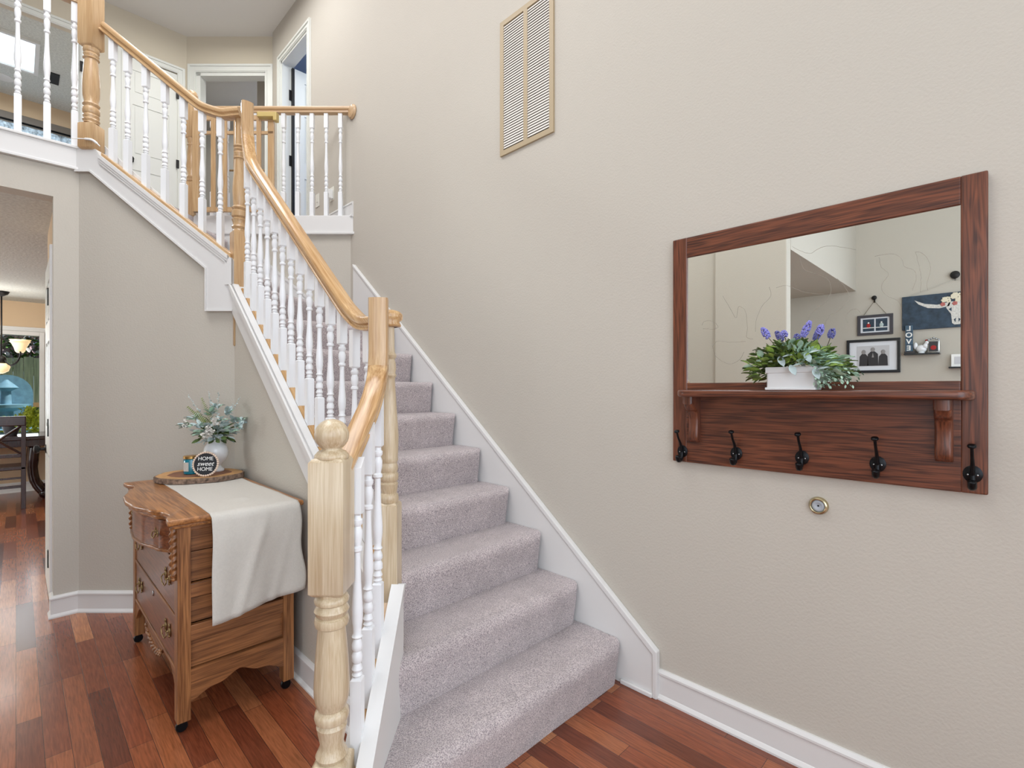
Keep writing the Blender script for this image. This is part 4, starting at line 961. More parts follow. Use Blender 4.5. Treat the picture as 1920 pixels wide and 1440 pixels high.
lathe(bm, [(.040, 0), (.043, .006), (.040, .014), (.030, .022), (.026, .032), (.034, .046), (.052, .066), (.062, .092), (.063, .112), (.056, .138), (.044, .156), (.038, .168), (.038, .176), (.044, .190), (.048, .198), (.045, .198), (.034, .17), (.03, .15)], (vc.x, vc.y, ZT), 36)
obj('vase_body', bm, M['ceramic'], vz, smooth='auto')
VT = Vector((vc.x, vc.y, ZT + .195)); lat = C(1, 0); dep = C(0, 1)
def vp(px, py, d):   # bouquet point from a look at the photograph, at distance d
    return C((px - 960) / 930 * d, d, H + (728 - py) / 930 * d)
bm = BM()
for (px, py, d_) in ((373, 800, 2.72), (408, 790, 2.76), (440, 792, 2.8), (365, 786, 2.78), (395, 776, 2.8), (425, 775, 2.8), (452, 790, 2.84), (375, 812, 2.7), (415, 805, 2.7), (433, 812, 2.74), (390, 800, 2.7), (350, 800, 2.74), (405, 765, 2.84), (447, 803, 2.78)):
    c_ = vp(px, py, d_)
    for k in range(10):
        d = (c_ - VT).normalized() + rdir(-.4, .8) * 1.1; L = random.uniform(.030, .050); leaf(bm, c_ + rdir(-1, 1) * .012, d, L, L * .52, .3, random.choice((0, 0, 1)))
for k in range(150):
    d = rdir(-.3, 1.2); leaf(bm, VT + d * random.uniform(.01, .085), d, .045, .024, .3, random.choice((0, 2)))
obj('sage_leaves', bm, [M['leaf3'], M['leaf2'], M['leaf4']], vz)
bm = BM()
for tip, n in ((vp(377, 745, 2.78), 15), (vp(350, 762, 2.76), 15), (vp(368, 770, 2.7), 12)):
    b0 = VT + (tip - VT) * .35; tube(bm, [VT, tip], .0009, 4)
    for k in range(n):
        t = k / n; p = b0.lerp(tip, t); ax = (tip - b0).normalized(); s = ax.cross(dep).normalized()
        for sg in (-1, 1): leaf(bm, p, ax * .5 + s * sg, .032 * (1 - t * .75), .010, .1, 0, 0)
obj('fern_fronds', bm, M['fern'], vz)
bm = BM()
for tip in (vp(391, 735, 2.8), vp(410, 735, 2.82), vp(353, 741, 2.78), vp(450, 745, 2.84), vp(438, 757, 2.8), vp(366, 832, 2.68)):
    b0 = VT + (tip - VT) * .4; tube(bm, [VT, b0, tip], .0008, 4)
    for k in range(16):
        p = b0.lerp(tip, k / 15); d = rdir(-.5, .7); leaf(bm, p, d, .013 * (1.3 - k / 20), .010, .2, 0)
obj('eucalyptus_sprigs', bm, M['leaf3'], vz)
bm = BM()
for (px, py, d_, n) in ((390, 805, 2.62, 34), (403, 791, 2.62, 34), (385, 816, 2.62, 28), (346, 795, 2.68, 12), (396, 813, 2.62, 20)):
    c_ = vp(px, py, d_)
    for k in range(n):
        q = c_ + rdir(-1.5, 1.5) * .02 * random.random() ** .5
        for j in range(4): leaf(bm, q, rdir(-.2, 1.2) - dep * .4, .010, .009, .1, 0)
obj('white_blossoms', bm, M['petal'], vz)
# candle jar
jc = C(-1.752, 2.715)
cj = thing('candle_jar', 'teal glass candle jar with gold lid on the wood slice tray', 'candle', (jc.x, jc.y, ZT))
bm = BM(); lathe(bm, [(.034, 0), (.039, .004), (.040, .02), (.040, .078), (.037, .084)], (jc.x, jc.y, ZT), 28); jb = obj('jar', bm, M['teal'], cj, smooth='auto')
bm = BM(); lathe(bm, [(.038, .083), (.041, .085), (.041, .097), (.038, .099)], (jc.x, jc.y, ZT), 28); obj('lid', bm, M['gold'], cj, smooth='auto')
bm = BM(); n = 10
for s in range(n):
    a0 = PI * 1.02 + .9 * s / n; a1_ = PI * 1.02 + .9 * (s + 1) / n
    bm.faces.new([bm.verts.new((jc.x + .0404 * math.cos(a), jc.y + .0404 * math.sin(a), ZT + z)) for a, z in ((a0, .018), (a1_, .018), (a1_, .066), (a0, .066))])
bmesh.ops.remove_doubles(bm, verts=bm.verts, dist=1e-5)
bmesh.ops.solidify(bm, geom=bm.faces[:], thickness=.0006)
obj('label', bm, M['cloth'], jb)
# round sign
sc_ = C(-1.622, 2.625); SR = .061
sgz = ZT + SR + .005
sg = thing('round_sign', 'small round black HOME sweet HOME sign edged with beads, propped on the tray', 'sign', (sc_.x, sc_.y, sgz), rot=(math.radians(80), 0, math.radians(-38)))
mwS = WM[sg.name]
bm = BM(); lathe(bm, [(SR * .93, -.006), (SR * .93, .002)], n=40); obj('disc', bm, M['signblack'], sg, local=True, smooth='auto')
bm = BM()
for k in range(34):
    a = 2 * PI * k / 34; sphere(bm, (SR * math.cos(a), SR * math.sin(a), -.001), .0062, 10, 8)
obj('bead_rim', bm, M['bead'], sg, local=True, smooth=True)
def text(body, size, loc, parent, m, shear=0, ext=.0006, rot=(0, 0, 0), off=0):
    cu = bpy.data.curves.new('lettering', 'FONT'); cu.body = body; cu.size = size; cu.align_x = 'CENTER'; cu.align_y = 'CENTER'; cu.extrude = ext; cu.shear = shear; cu.offset = off
    tmp = bpy.data.objects.new('tmp', cu); COL.objects.link(tmp); bpy.context.view_layer.update()
    me = bpy.data.meshes.new_from_object(tmp.evaluated_get(bpy.context.evaluated_depsgraph_get())); bpy.data.objects.remove(tmp); me.name = 'lettering'
    me.materials.clear(); me.materials.append(m)
    o = bpy.data.objects.new('lettering', me); COL.objects.link(o); o.parent = parent; o.location = loc; o.rotation_euler = rot; return o
text('HOME', .027, (0, .028, .003), sg, M['white'], 0); text('sweet', .034, (0, .001, .003), sg, M['white'], .35); text('HOME', .027, (0, -.027, .003), sg, M['white'], 0)
bm = BM(); prism(bm, [(-.012, -.02, -.006), (.012, -.02, -.006), (.012, -SR, -.035), (-.012, -SR, -.035)], (0, 0, -.002)); obj('prop_stand', bm, M['signblack'], sg, local=True)

# ------------------------------------------------------------------ panelled doors
def panel_door(name, p0, p1, z0_, z1_, nrm, m, rows=((.10, .42), (.50, .76), (.82, .94)), th=.035, cols=2):
    bm = BM(); p0 = Vector(p0); p1 = Vector(p1); d = (p1 - p0); W = d.length; d.normalize(); n_ = Vector(nrm).normalized(); Hh = z1_ - z0_
    def pt(a, b, o): return p0 + d * a + Vector((0, 0, z0_ + b)) + n_ * o
    def bx(a0, a1_, b0, b1, o0, o1): prism(bm, [pt(a0, b0, o0), pt(a1_, b0, o0), pt(a1_, b1, o0), pt(a0, b1, o0)], n_ * (o1 - o0))
    bx(0, W, 0, Hh, -th, -.008)
    st_ = W * .16; g_ = W * .10
    ps = [(st_, W - st_)] if cols == 1 else [(st_, W / 2 - g_ / 2), (W / 2 + g_ / 2, W - st_)]
    zs_ = [0] + [v for r_ in rows for v in (r_[0] * Hh, r_[1] * Hh)] + [Hh]
    for i in range(0, len(zs_), 2): bx(0, W, zs_[i], zs_[i + 1], -.01, 0)
    xs = [0] + [v for q in ps for v in q] + [W]
    for r_ in rows:
        for i in range(0, len(xs), 2): bx(xs[i], xs[i + 1], r_[0] * Hh, r_[1] * Hh, -.01, 0)
        for q in ps: bx(q[0] + .02, q[1] - .02, r_[0] * Hh + .02, r_[1] * Hh - .02, -.01, -.002)
    return bm
dA = struct('door_1', panel_door('d', (.784, YH + .005, 0), (1.25, YH + .005, 0), ZF + .01, 4.79, (0, -1, 0), None, cols=1), M['doorw'])
def knob(parent, p, n_, r_=.026, m='iron'):
    n_ = Vector(n_).normalized(); q = Vector((0, 0, 1)).rotation_difference(n_).to_matrix().to_4x4(); bm = BM()
    lathe(bm, [(.03, 0), (.03, .004), (.012, .008), (.010, .03), (r_ * .8, .036), (r_, .048), (r_ * .85, .060), (.006, .066)], n=20, mtx=Matrix.Translation(p) @ q); return obj('door_knob', bm, M[m], parent, smooth='auto')
def hinge(parent, p, n_, d, h_=.09):
    bm = BM(); n_ = Vector(n_).normalized(); d = Vector(d).normalized(); p = Vector(p)
    prism(bm, [p - d * .014 - Vector((0, 0, h_ / 2)), p + d * .014 - Vector((0, 0, h_ / 2)), p + d * .014 + Vector((0, 0, h_ / 2)), p - d * .014 + Vector((0, 0, h_ / 2))], n_ * .006)
    return obj('hinge', bm, M['iron'], parent)
knob(dA, (.84, YH - .0, ZF + .94), (0, -1, 0))
for z in (ZF + .35, ZF + 1.02, ZF + 1.78): hinge(dA, (1.25, YH - .014, z), (0, -1, 0), (1, 0, 0))
tr4 = bpy.data.objects['trim_4']
for z in (ZF + .22, ZF + .98, ZF + 1.72): hinge(tr4, (.455, YH - .024, z), (0, -1, 0), (1, 0, 0), .10)
# door standing open into the blue room
dB = struct('door_2', panel_door('d', (XW + .12, 5.40, 0), (XW + .78, 5.40, 0), ZF + .01, 4.77, (0, -1, 0), None), M['doorw'])
bm = BM(); box(bm, (XW + .095, 5.40, ZF + .01), (XW + .12, 5.43, 4.77)); obj('hinge_gap', bm, M['iron'], dB)
for z in (ZF + .3, ZF + 1.0, ZF + 1.7): hinge(dB, (XW + .085, 5.428, z), (0, -1, 0), (1, 0, 0), .11)
# pantry door in the passage wall, dining side
dC = struct('door_3', panel_door('d', (.148, 4.15, 0), (.148, 4.86, 0), .01, 2.175, (-1, 0, 0), None, th=.016), M['doorw'])
knob(dC, (.148, 4.72, .93), (-1, 0, 0), .03)
for z in (.27, 1.10, 1.93): hinge(dC, (.146, 4.30, z), (-1, 0, 0), (0, 1, 0), .11)
bm = BM(); box(bm, (.143, 4.083, 0), (.165, 4.14, 2.22), .004); struct('trim_7', bm, M['trim'])

# ------------------------------------------------------------------ windows
bm = BM()
for a, b in (((wx0, 9.05, wz0), (wx0 + .05, 9.2, wz1)), ((wx1 - .05, 9.05, wz0), (wx1, 9.2, wz1)), ((wx0 + .05, 9.05, wz0), (wx1 - .05, 9.2, wz0 + .05)), ((wx0 + .05, 9.05, wz1 - .05), (wx1 - .05, 9.2, wz1)), ((-.62, 9.08, wz0 + .05), (-.57, 9.17, wz1 - .05))): box(bm, a, b, .004)
w1 = struct('window_1', bm, M['trim'])
bm = BM(); casing(bm, (wx0, 9.1, 0), (wx1, 9.1, 0), wz0, wz1, (0, -1, 0), .06); box(bm, (wx0 - .08, 9.02, wz0 - .04), (wx1 + .08, 9.1, wz0)); obj('window_casing', bm, M['trim'], w1)
bm = BM(); box(bm, (wx0 + .04, 9.13, wz0 + .04), (wx1 - .04, 9.136, wz1 - .04)); obj('pane', bm, M['glass'], w1)
bz0, bz1, bx0, bx1 = 3.4, 5.14, -1.4, .62
bm = BM()
for a, b in (((bx0, 9.68, bz0), (bx0 + .05, 9.78, bz1)), ((bx1 - .05, 9.68, bz0), (bx1, 9.78, bz1)), ((bx0 + .05, 9.68, bz0), (bx1 - .05, 9.78, bz0 + .05)), ((bx0 + .05, 9.68, bz1 - .15), (bx1 - .05, 9.78, bz1))): box(bm, a, b, .004)
w2 = struct('window_2', bm, mat('bronze_window_frame', (120, 110, 100), .5))
bm = BM(); box(bm, (bx0 + .04, 9.73, bz0 + .04), (bx1 - .04, 9.736, bz1 - .04)); obj('pane', bm, M['glass'], w2)
cr = thing('curtain', 'pale printed curtain on a black rod at the window of the upstairs room', 'curtain', (-.3, 9.62, ZF))
bm = BM(); tube(bm, [(-1.6, 9.6, 5.0), (.82, 9.6, 5.0)], .014, 10); sphere(bm, (.84, 9.6, 5.0), .03, 12, 8); rd = obj('curtain_rod', bm, M['black'], cr, smooth=True)
bm = BM(); rows = []
for j in range(8):
    rows.append([bm.verts.new((-1.5 + 2.25 * i / 120, 9.61 + .025 * math.sin(i * .9), 4.97 - j * .2 + .012 * math.sin(i * .9))) for i in range(121)])
for a, b in zip(rows, rows[1:]):
    for i in range(120): bm.faces.new((a[i], a[i + 1], b[i + 1], b[i]))
obj('drape', bm, M['curtain'], cr, smooth=True)
# entry windows behind the viewer
bm = BM()
for x0_ in (-3.1, -1.85, -.6, .65): box(bm, (x0_, -2.58, 1.05), (x0_ + .05, -2.5, 4.75), .004)
box(bm, (-3.1, -2.58, 1.05), (.7, -2.5, 1.1)); box(bm, (-3.1, -2.58, 4.7), (.7, -2.5, 4.75)); box(bm, (-3.1, -2.58, 2.9), (.7, -2.5, 2.96))
w3 = struct('window_3', bm, M['trim'])
bm = BM(); box(bm, (-3.05, -2.545, 1.1), (.65, -2.54, 4.7)); obj('pane', bm, M['glass'], w3)
# skylight, recessed lamp and ceiling vent of the upstairs room
sk = thing('skylight', 'bright rectangular skylight in the ceiling of the upstairs room', 'skylight', (-.3, 8.6, 5.36))
bm = BM(); box(bm, (-.75, 8.0, 5.366), (.16, 8.75, 5.376)); obj('pane', bm, M['skyglass'], sk)
bm = BM()
for a, b in (((-.79, 7.96, 5.345), (-.75, 8.79, 5.38)), ((.16, 7.96, 5.345), (.20, 8.79, 5.38)), ((-.75, 7.96, 5.345), (.16, 8.0, 5.38)), ((-.75, 8.75, 5.345), (.16, 8.79, 5.38))): box(bm, a, b)
obj('frame', bm, M['trim'], sk)
bm = BM(); lathe(bm, [(.085, 0), (.10, .004), (.10, .012)], (-.12, 9.2, 5.368), 28); o = obj('recessed_light', bm, M['trim'], smooth='auto', origin=(-.12, 9.2, 5.368)); tag(o, 'round white recessed ceiling light in the upstairs room', 'ceiling light')
bm = BM(); box(bm, (.27, 8.62, 5.368), (.40, 8.92, 5.380), .003); o = obj('ceiling_register', bm, M['iron'], origin=(.33, 8.8, 5.374)); tag(o, 'dark rectangular register in the upstairs room ceiling', 'vent')

# wall plates upstairs by the landing
def plate(px, py, d_y, sz, label, plug=False):
    r = (px - 960) / 930; t = XW * S2 / (1 + r); y = XW * (1 - r) / (1 + r); z = H + (728 - py) / 930 * t
    tt = thing('outlet' if plug else 'switch_plate', label, 'outlet' if plug else 'wall plate', (XW, y, z))
    bm = BM(); box(bm, (XW - .006, y - .038, z - .06), (XW, y + .038, z + .06), .002); obj('plate', bm, M['plate'], tt)
    if plug: bm = BM(); box(bm, (XW - .05, y - .03, z - .05), (XW - .006, y + .02, z + .03), .008); obj('plug', bm, M['white'], tt)
    else: bm = BM(); box(bm, (XW - .010, y - .012, z - .02), (XW - .006, y + .012, z + .02), .001); obj('toggle', bm, M['plate'], tt)
plate(596, 376, 0, 0, 'blank white wall plate on the landing wall, left of the plug')
plate(623, 364, 0, 0, 'white outlet with a plugged-in adapter on the landing wall', True)
# clutter at the head of the stairs and dark clothes seen through the doorway
bk = C(-2.72, 4.32)
for i, (s_, h_, mm, lb) in enumerate(((.15, .03, 'photo_d', 'dark book at the bottom of the stack at the head of the stairs'), (.14, .025, 'cream', 'cream book in the middle of the stack at the head of the stairs'), (.12, .02, 'teal', 'small teal book on top of the stack at the head of the stairs'))):
    bm = BM(); obox(bm, bk, s_, s_ * .75, 0, h_, .3 * i, .002); z_ = ZF + .001 + (0, .031, .057)[i]; bm.transform(Matrix.Translation((0, 0, z_)))
    o = obj('book', bm, M[mm], origin=(bk.x, bk.y, z_)); tag(o, lb, 'book', 'books stacked on the upstairs floor')
hb = thing('hanging_coat', 'dark navy garment hanging inside the hall doorway behind the gate', 'coat', C(-2.98, 5.95, ZF + .5))
bm = BM(); cc = C(-2.98, 5.95)
lathe(bm, [(.10, ZF + .05), (.15, ZF + .12), (.14, ZF + .5), (.13, ZF + .9), (.10, ZF + 1.02), (.04, ZF + 1.10), (.03, ZF + 1.12)], n=20, mtx=Matrix.Translation((cc.x, cc.y, 0)) @ Matrix.Rotation(A45, 4, 'Z') @ Matrix.Diagonal((1, .45, 1, 1)))
for v_ in bm.verts: v_.co += noise.noise_vector(v_.co * 7) * .02
obj('body', bm, M['darkcloth'], hb, smooth=True)
bm = BM(); tube(bm, smooth_path([(cc.x, cc.y, ZF + 1.11), (cc.x, cc.y, ZF + 1.16), (cc.x + .02, cc.y - .02, ZF + 1.19), (cc.x + .03, cc.y - .03, ZF + 1.17)], 5), .004, 6); obj('hanger_hook', bm, M['steel'], hb)
bm = BM(); pa = C(-3.4, 5.97, ZF + 1.19); pb = C(-2.6, 5.97, ZF + 1.19); tube(bm, [pa, pb], .012, 8); o = obj('closet_rod', bm, M['oak'], smooth=True, origin=tuple(pa)); tag(o, 'horizontal rod inside the hall doorway holding the navy garment', 'rod')
# white cord lying round the foot of the newel
bm = BM(); q = [C(-2.60, 2.93, ZF + .045), C(-2.55, 2.945, ZF + .05), C(-2.50, 2.945, ZF + .045), C(-2.475, 2.95, ZF + .03), C(-2.455, 2.955, ZF + .01)]
tube(bm, smooth_path(q, 6), [.003] * 8 + [.007] * 12 + [.003] * 5, 8); o = obj('power_cord', bm, M['white'], smooth=True, origin=tuple(q[0])); tag(o, 'white cord wrapped round the foot of the oak newel at the balcony corner', 'cord')

# ------------------------------------------------------------------ pictures on the opposite wall (seen in the mirror)
XO = -4.06; DM = 2 * (XF + .008) - XO
def refl(px, py):
    r = (px - 960) / 930; t = DM * S2 / (1 + r); return DM * (1 - r) / (1 + r), H + (728 - py) / 930 * t
def flat(bm, pts, x, th=.002):
    prism(bm, [(x, y, z) for y, z in pts], (th, 0, 0))
def rect(bm, y0_, y1_, z0_, z1_, x, th=.002): box(bm, (x, y0_, z0_), (x + th, y1_, z1_))
def pframe(name, label, y0_, y1_, z0_, z1_, bw, m, depth=.025, cat='picture'):
    t = thing(name, label, cat, (XO, (y0_ + y1_) / 2, z0_)); bm = BM()
    for a, b in (((XO, y0_, z0_), (XO + depth, y1_, z0_ + bw)), ((XO, y0_, z1_ - bw), (XO + depth, y1_, z1_)), ((XO, y0_, z0_ + bw), (XO + depth, y0_ + bw, z1_ - bw)), ((XO, y1_ - bw, z0_ + bw), (XO + depth, y1_, z1_ - bw))): box(bm, a, b, .003)
    obj('frame', bm, m, t); return t
ya_, zb_ = refl(1588, 637); yb_, zt2 = refl(1689, 633); zlo = refl(1588, 700)[1]
py0, py1, pz0, pz1 = yb_, ya_, zlo, 2.0
t = pframe('framed_photo', 'large black framed black-and-white group photo with wide white mat, reflected in the mirror', py0, py1, pz0, pz1, .035, M['frameb'])
bm = BM(); rect(bm, py0 + .03, py1 - .03, pz0 + .03, pz1 - .03, XO + .004); obj('mat', bm, M['matw'], t)
cy_, cz_ = (py0 + py1) / 2, (pz0 + pz1) / 2
bm = BM(); rect(bm, cy_ - .175, cy_ + .175, cz_ - .135, cz_ + .135, XO + .007); ph = obj('photograph', bm, M['photo_l'], t)
bm = BM()
for (dy, hd_, w_) in ((.10, .055, .05), (.0, .085, .06), (-.11, .05, .05)):
    flat(bm, [(cy_ + dy - w_, cz_ - .13), (cy_ + dy - w_ * .9, cz_ + hd_ - .06), (cy_ + dy - .02, cz_ + hd_ - .025), (cy_ + dy + .02, cz_ + hd_ - .025), (cy_ + dy + w_ * .9, cz_ + hd_ - .06), (cy_ + dy + w_, cz_ - .13)], XO + .010)
obj('figures', bm, M['photo_d'], ph)
bm = BM()
for (dy, hd_) in ((.10, .055), (.0, .085), (-.11, .05)): sphere(bm, (XO + .012, cy_ + dy, cz_ + hd_), .024, 12, 8, (.1, 1, 1.2))
flat(bm, [(cy_ - .012, cz_ - .02), (cy_, cz_ + .045), (cy_ + .012, cz_ - .02)], XO + .0125)
obj('faces', bm, M['photo_skin'], ph)
a_ = refl(1608, 593); b_ = refl(1675, 588); lo_ = refl(1608, 632)
t = pframe('framed_double_photo', 'small dark framed double photo hanging by a cord above the group photo', b_[0], a_[0], lo_[1] + .012, a_[1], .035, M['frameg'])
bm = BM(); rect(bm, b_[0] + .03, a_[0] - .03, lo_[1] + .04, a_[1] - .03, XO + .004); obj('mat', bm, M['matw'], t)
cy_, cz_ = (a_[0] + b_[0]) / 2, (a_[1] + lo_[1] + .012) / 2
for dy, mm in ((.07, 'red'), (-.07, 'leaf3')):
    bm = BM(); rect(bm, cy_ + dy - .062, cy_ + dy + .062, cz_ - .08, cz_ + .08, XO + .007); ph = obj('photograph', bm, M['navy'], t)
    bm = BM(); sphere(bm, (XO + .011, cy_ + dy, cz_ - .005), .022, 12, 8, (.1, 1, 1.3)); obj('player', bm, M[mm], ph)
    bm = BM(); rect(bm, cy_ + dy - .062, cy_ + dy + .062, cz_ - .04, cz_ - .03, XO + .0095); sphere(bm, (XO + .012, cy_ + dy, cz_ + .03), .010, 10, 6, (.1, 1, 1)); obj('highlights', bm, M['white'], ph)
kn = refl(1640, 562)
bm = BM(); tube(bm, [(XO + .02, cy_ + .12, a_[1] + .003), (XO + .02, kn[0], kn[1] - .02), (XO + .02, cy_ - .12, a_[1] + .003)], .003, 6); obj('hanging_cord', bm, M['twig'], t)
for (px, py, lb, r_) in ((1640, 559, 'small dark wall knob holding the cord of the double photo', .028), (1791, 516, 'ornate dark wall knob above the skull painting', .045)):
    y_, z_ = refl(px, py); bm = BM(); lathe(bm, [(.01, 0), (.012, .02), (r_, .025), (r_ * 1.05, .035), (r_ * .5, .045), (.003, .047)], n=14, mtx=Matrix.Translation((XO, y_, z_)) @ Matrix.Rotation(PI / 2, 4, 'Y')); box(bm, (XO, y_ - .008, z_ - .06), (XO + .012, y_ + .008, z_), .002)
    o = obj('picture_hook', bm, M['iron'], smooth='auto', origin=(XO, y_, z_)); tag(o, lb, 'hook')
# painting with the flowered skull
p1_ = refl(1692, 558); p2_ = refl(1692, 623); sy1_, sz1_, sz0_ = p1_[0], p1_[1], p2_[1] + .02; sy0_ = sy1_ - 1.05
t = thing('skull_painting', 'dark blue board painting of a longhorn skull crowned with flowers, reflected at the mirror right', 'painting', (XO, (sy0_ + sy1_) / 2, sz0_))
bm = BM(); box(bm, (XO, sy0_, sz0_), (XO + .03, sy1_, sz1_), .003); obj('board', bm, M['navy'], t)
yc_ = refl(1795, 600)[0]; zc0 = (sz0_ + sz1_) / 2; X_ = XO + .031
bm = BM()
flat(bm, [(yc_ + .07, zc0 + .10), (yc_ + .10, zc0 + .03), (yc_ + .055, zc0 - .05), (yc_ + .045, zc0 - .16), (yc_ + .025, zc0 - .18), (yc_ - .025, zc0 - .18), (yc_ - .045, zc0 - .16), (yc_ - .055, zc0 - .05), (yc_ - .10, zc0 + .03), (yc_ - .07, zc0 + .10)], X_)
for s in (-1, 1): flat(bm, [(yc_ + s * .06, zc0 + .10), (yc_ + s * .18, zc0 + .075), (yc_ + s * .30, zc0 + .10), (yc_ + s * .40, zc0 + .155), (yc_ + s * .36, zc0 + .10), (yc_ + s * .27, zc0 + .045), (yc_ + s * .16, zc0 + .03), (yc_ + s * .07, zc0 + .05)], X_)
sk_ = obj('skull', bm, M['bone'], t)
bm = BM()
for s in (-1, 1): flat(bm, [(yc_ + s * .05, zc0 + .03), (yc_ + s * .075, zc0 + .01), (yc_ + s * .05, zc0 - .02)], X_ + .0025); flat(bm, [(yc_ + s * .012, zc0 - .10), (yc_ + s * .03, zc0 - .12), (yc_ + s * .014, zc0 - .155)], X_ + .0025)
obj('skull_hollows', bm, M['navy'], sk_)
bm = BM()
for k in range(26):
    a = random.uniform(-1, 1); y_ = yc_ + a * .13; z_ = zc0 + .12 + .06 * (1 - a * a) * random.random() + random.uniform(-.02, .03)
    for j in range(5): aa = j * 1.257 + k; sphere(bm, (X_ + .003, y_ + .014 * math.cos(aa), z_ + .014 * math.sin(aa)), .011, 8, 5, (.2, 1, 1))
obj('flower_crown', bm, M['cream'], t, smooth=True)
bm = BM()
for a in (.13, -.12, .02):
    for j in range(5): aa = j * 1.257; sphere(bm, (X_ + .005, yc_ + a + .014 * math.cos(aa), zc0 + .075 + .014 * math.sin(aa)), .012, 8, 5, (.2, 1, 1))
obj('red_flowers', bm, M['rose'], t, smooth=True)
kk = refl(1791, 516)
bm = BM(); tube(bm, [(XO + .012, sy1_ - .04, sz1_ - .002), (XO + .012, kk[0], kk[1] - .05), (XO + .012, sy0_ + .04, sz1_ - .002)], .003, 6); obj('hanging_cord', bm, M['cloth'], t)
# little shelf with its things
e0 = refl(1697, 663); e1 = refl(1764, 663); zsh = (e0[1] + e1[1]) / 2
bm = BM(); box(bm, (XO, e1[0], zsh - .018), (XO + .12, e0[0], zsh), .002); o = obj('wall_shelf', bm, M['frameb'], origin=(XO, (e0[0] + e1[0]) / 2, zsh - .018)); tag(o, 'small dark wall shelf under the skull painting, holding letter blocks and hen', 'shelf')
ly = refl(1706, 600)[0]
lv = thing('letter_blocks', 'stack of blue-grey blocks with white letters LOVE on the small wall shelf', 'letter blocks', (XO + .06, ly, zsh + .001))
for i, ch in enumerate('EVOL'):
    bm = BM(); z_ = zsh + .03 + i * .082; box(bm, (XO + .036, ly - .036, z_), (XO + .09, ly + .036, z_ + .079), .004); b_o = obj('block', bm, M['blockb'], lv)
    text(ch, .085, (.034, 0, z_ + .038 - zsh - .001), b_o, M['white'], 0, .001, (R90, 0, R90), .002)
bm = BM(); box(bm, (XO + .01, ly - .06, zsh + .001), (XO + .11, ly + .045, zsh + .029), .004); obj('base', bm, M['photo_d'], lv)
hy = refl(1727, 650)[0] - .008
hn = thing('hen_figurine', 'white ceramic hen figurine between letter blocks and small frame', 'figurine', (XO + .06, hy, zsh + .001))
bm = BM(); sphere(bm, (XO + .06, hy, zsh + .055), .05, 16, 12, (.8, 1.1, 1)); sphere(bm, (XO + .06, hy + .055, zsh + .095), .032, 12, 8, (.4, .7, 1.4)); tube(bm, [(XO + .06, hy - .03, zsh + .07), (XO + .06, hy - .05, zsh + .12)], [.035, .02], 12); sphere(bm, (XO + .06, hy - .055, zsh + .13), .024, 12, 8); lathe(bm, [(.035, .001), (.03, .02)], (XO + .06, hy, zsh), 14); obj('body', bm, M['ceramic'], hn, smooth=True)
bm = BM(); sphere(bm, (XO + .06, hy - .055, zsh + .158), .014, 8, 6, (.4, 1.5, .8)); obj('comb', bm, M['red'], hn, smooth=True)
f0 = refl(1736, 640)[0]; f1 = refl(1763, 640)[0]
pf = thing('photo_frame', 'small ornate silver photo frame standing on the small wall shelf', 'picture', (XO + .06, (f0 + f1) / 2, zsh + .001))
bm = BM(); box(bm, (XO + .06, f1, zsh + .001), (XO + .075, f0 - .02, zsh + .155), .004)
for k in range(5): sphere(bm, (XO + .068, f1 + (f0 - .02 - f1) * (k + .5) / 5, zsh + .160 + .012 * (2 - abs(k - 2))), .012, 8, 6)
fo = obj('frame', bm, M['steel'], pf, smooth='auto'); bm = BM(); rect(bm, f1 + .015, f0 - .035, zsh + .02, zsh + .14, XO + .0755); po = obj('photograph', bm, M['photo_d'], pf)
bm = BM(); sphere(bm, (XO + .079, (f0 + f1) / 2 - .01, zsh + .065), .028, 10, 8, (.05, 1, 1)); obj('figure', bm, M['red'], po)
e0 = refl(1780, 688); bm = BM(); box(bm, (XO, e0[0] - .30, e0[1] - .02), (XO + .11, e0[0], e0[1] - .002), .002); o = obj('wall_shelf', bm, M['frameb'], origin=(XO, e0[0] - .15, e0[1] - .02)); tag(o, 'lower small wall shelf at the right edge of the mirror reflection', 'shelf')
pf = thing('photo_frame', 'white photo frame on the lower wall shelf at the mirror right edge', 'picture', (XO + .05, e0[0] - .1, e0[1]))
bm = BM(); box(bm, (XO + .04, e0[0] - .21, e0[1]), (XO + .055, e0[0] - .02, e0[1] + .15), .003); obj('frame', bm, M['white'], pf); bm = BM(); rect(bm, e0[0] - .18, e0[0] - .05, e0[1] + .03, e0[1] + .12, XO + .0555); obj('photograph', bm, M['photo_l'], pf)

# ------------------------------------------------------------------ dining room
def chair(name, label, cx_, cy_, rz, group='dark dining chairs'):
    t = thing(name, label, 'chair', (cx_, cy_, 0), rz, group)
    def part(nm, fn, m='espresso'): bm = BM(); fn(bm); return obj(nm, bm, M[m], t, local=True)
    part('seat', lambda b: box(b, (-.22, -.22, .44), (.22, .22, .475), .008))
    for sx in (-1, 1):
        part('leg', lambda b: box(b, (sx * .20 - .02, .16, 0), (sx * .20 + .02, .20, .44), .003)); part('leg', lambda b: box(b, (sx * .20 - .02, -.22, 0), (sx * .20 + .02, -.18, 1.02), .003))
    part('top_rail', lambda b: box(b, (-.22, -.225, .93), (.22, -.19, 1.04), .01)); part('lower_rail', lambda b: box(b, (-.18, -.215, .58), (.18, -.19, .62), .003))
    def xb(b):
        for s in (-1, 1): tube(b, [(-s * .18, -.2, .62), (-s * .05, -.2, .73), (s * .05, -.2, .82), (s * .18, -.2, .93)], .012, 8)
    part('cross_back', xb)
    part('stretcher', lambda b: (box(b, (-.20, -.212, .24), (.20, -.188, .27)), box(b, (-.212, -.19, .16), (-.188, .17, .19)), box(b, (.188, -.19, .16), (.212, .17, .19)), box(b, (-.2, -.212, .34), (.2, -.188, .36))))
    return t
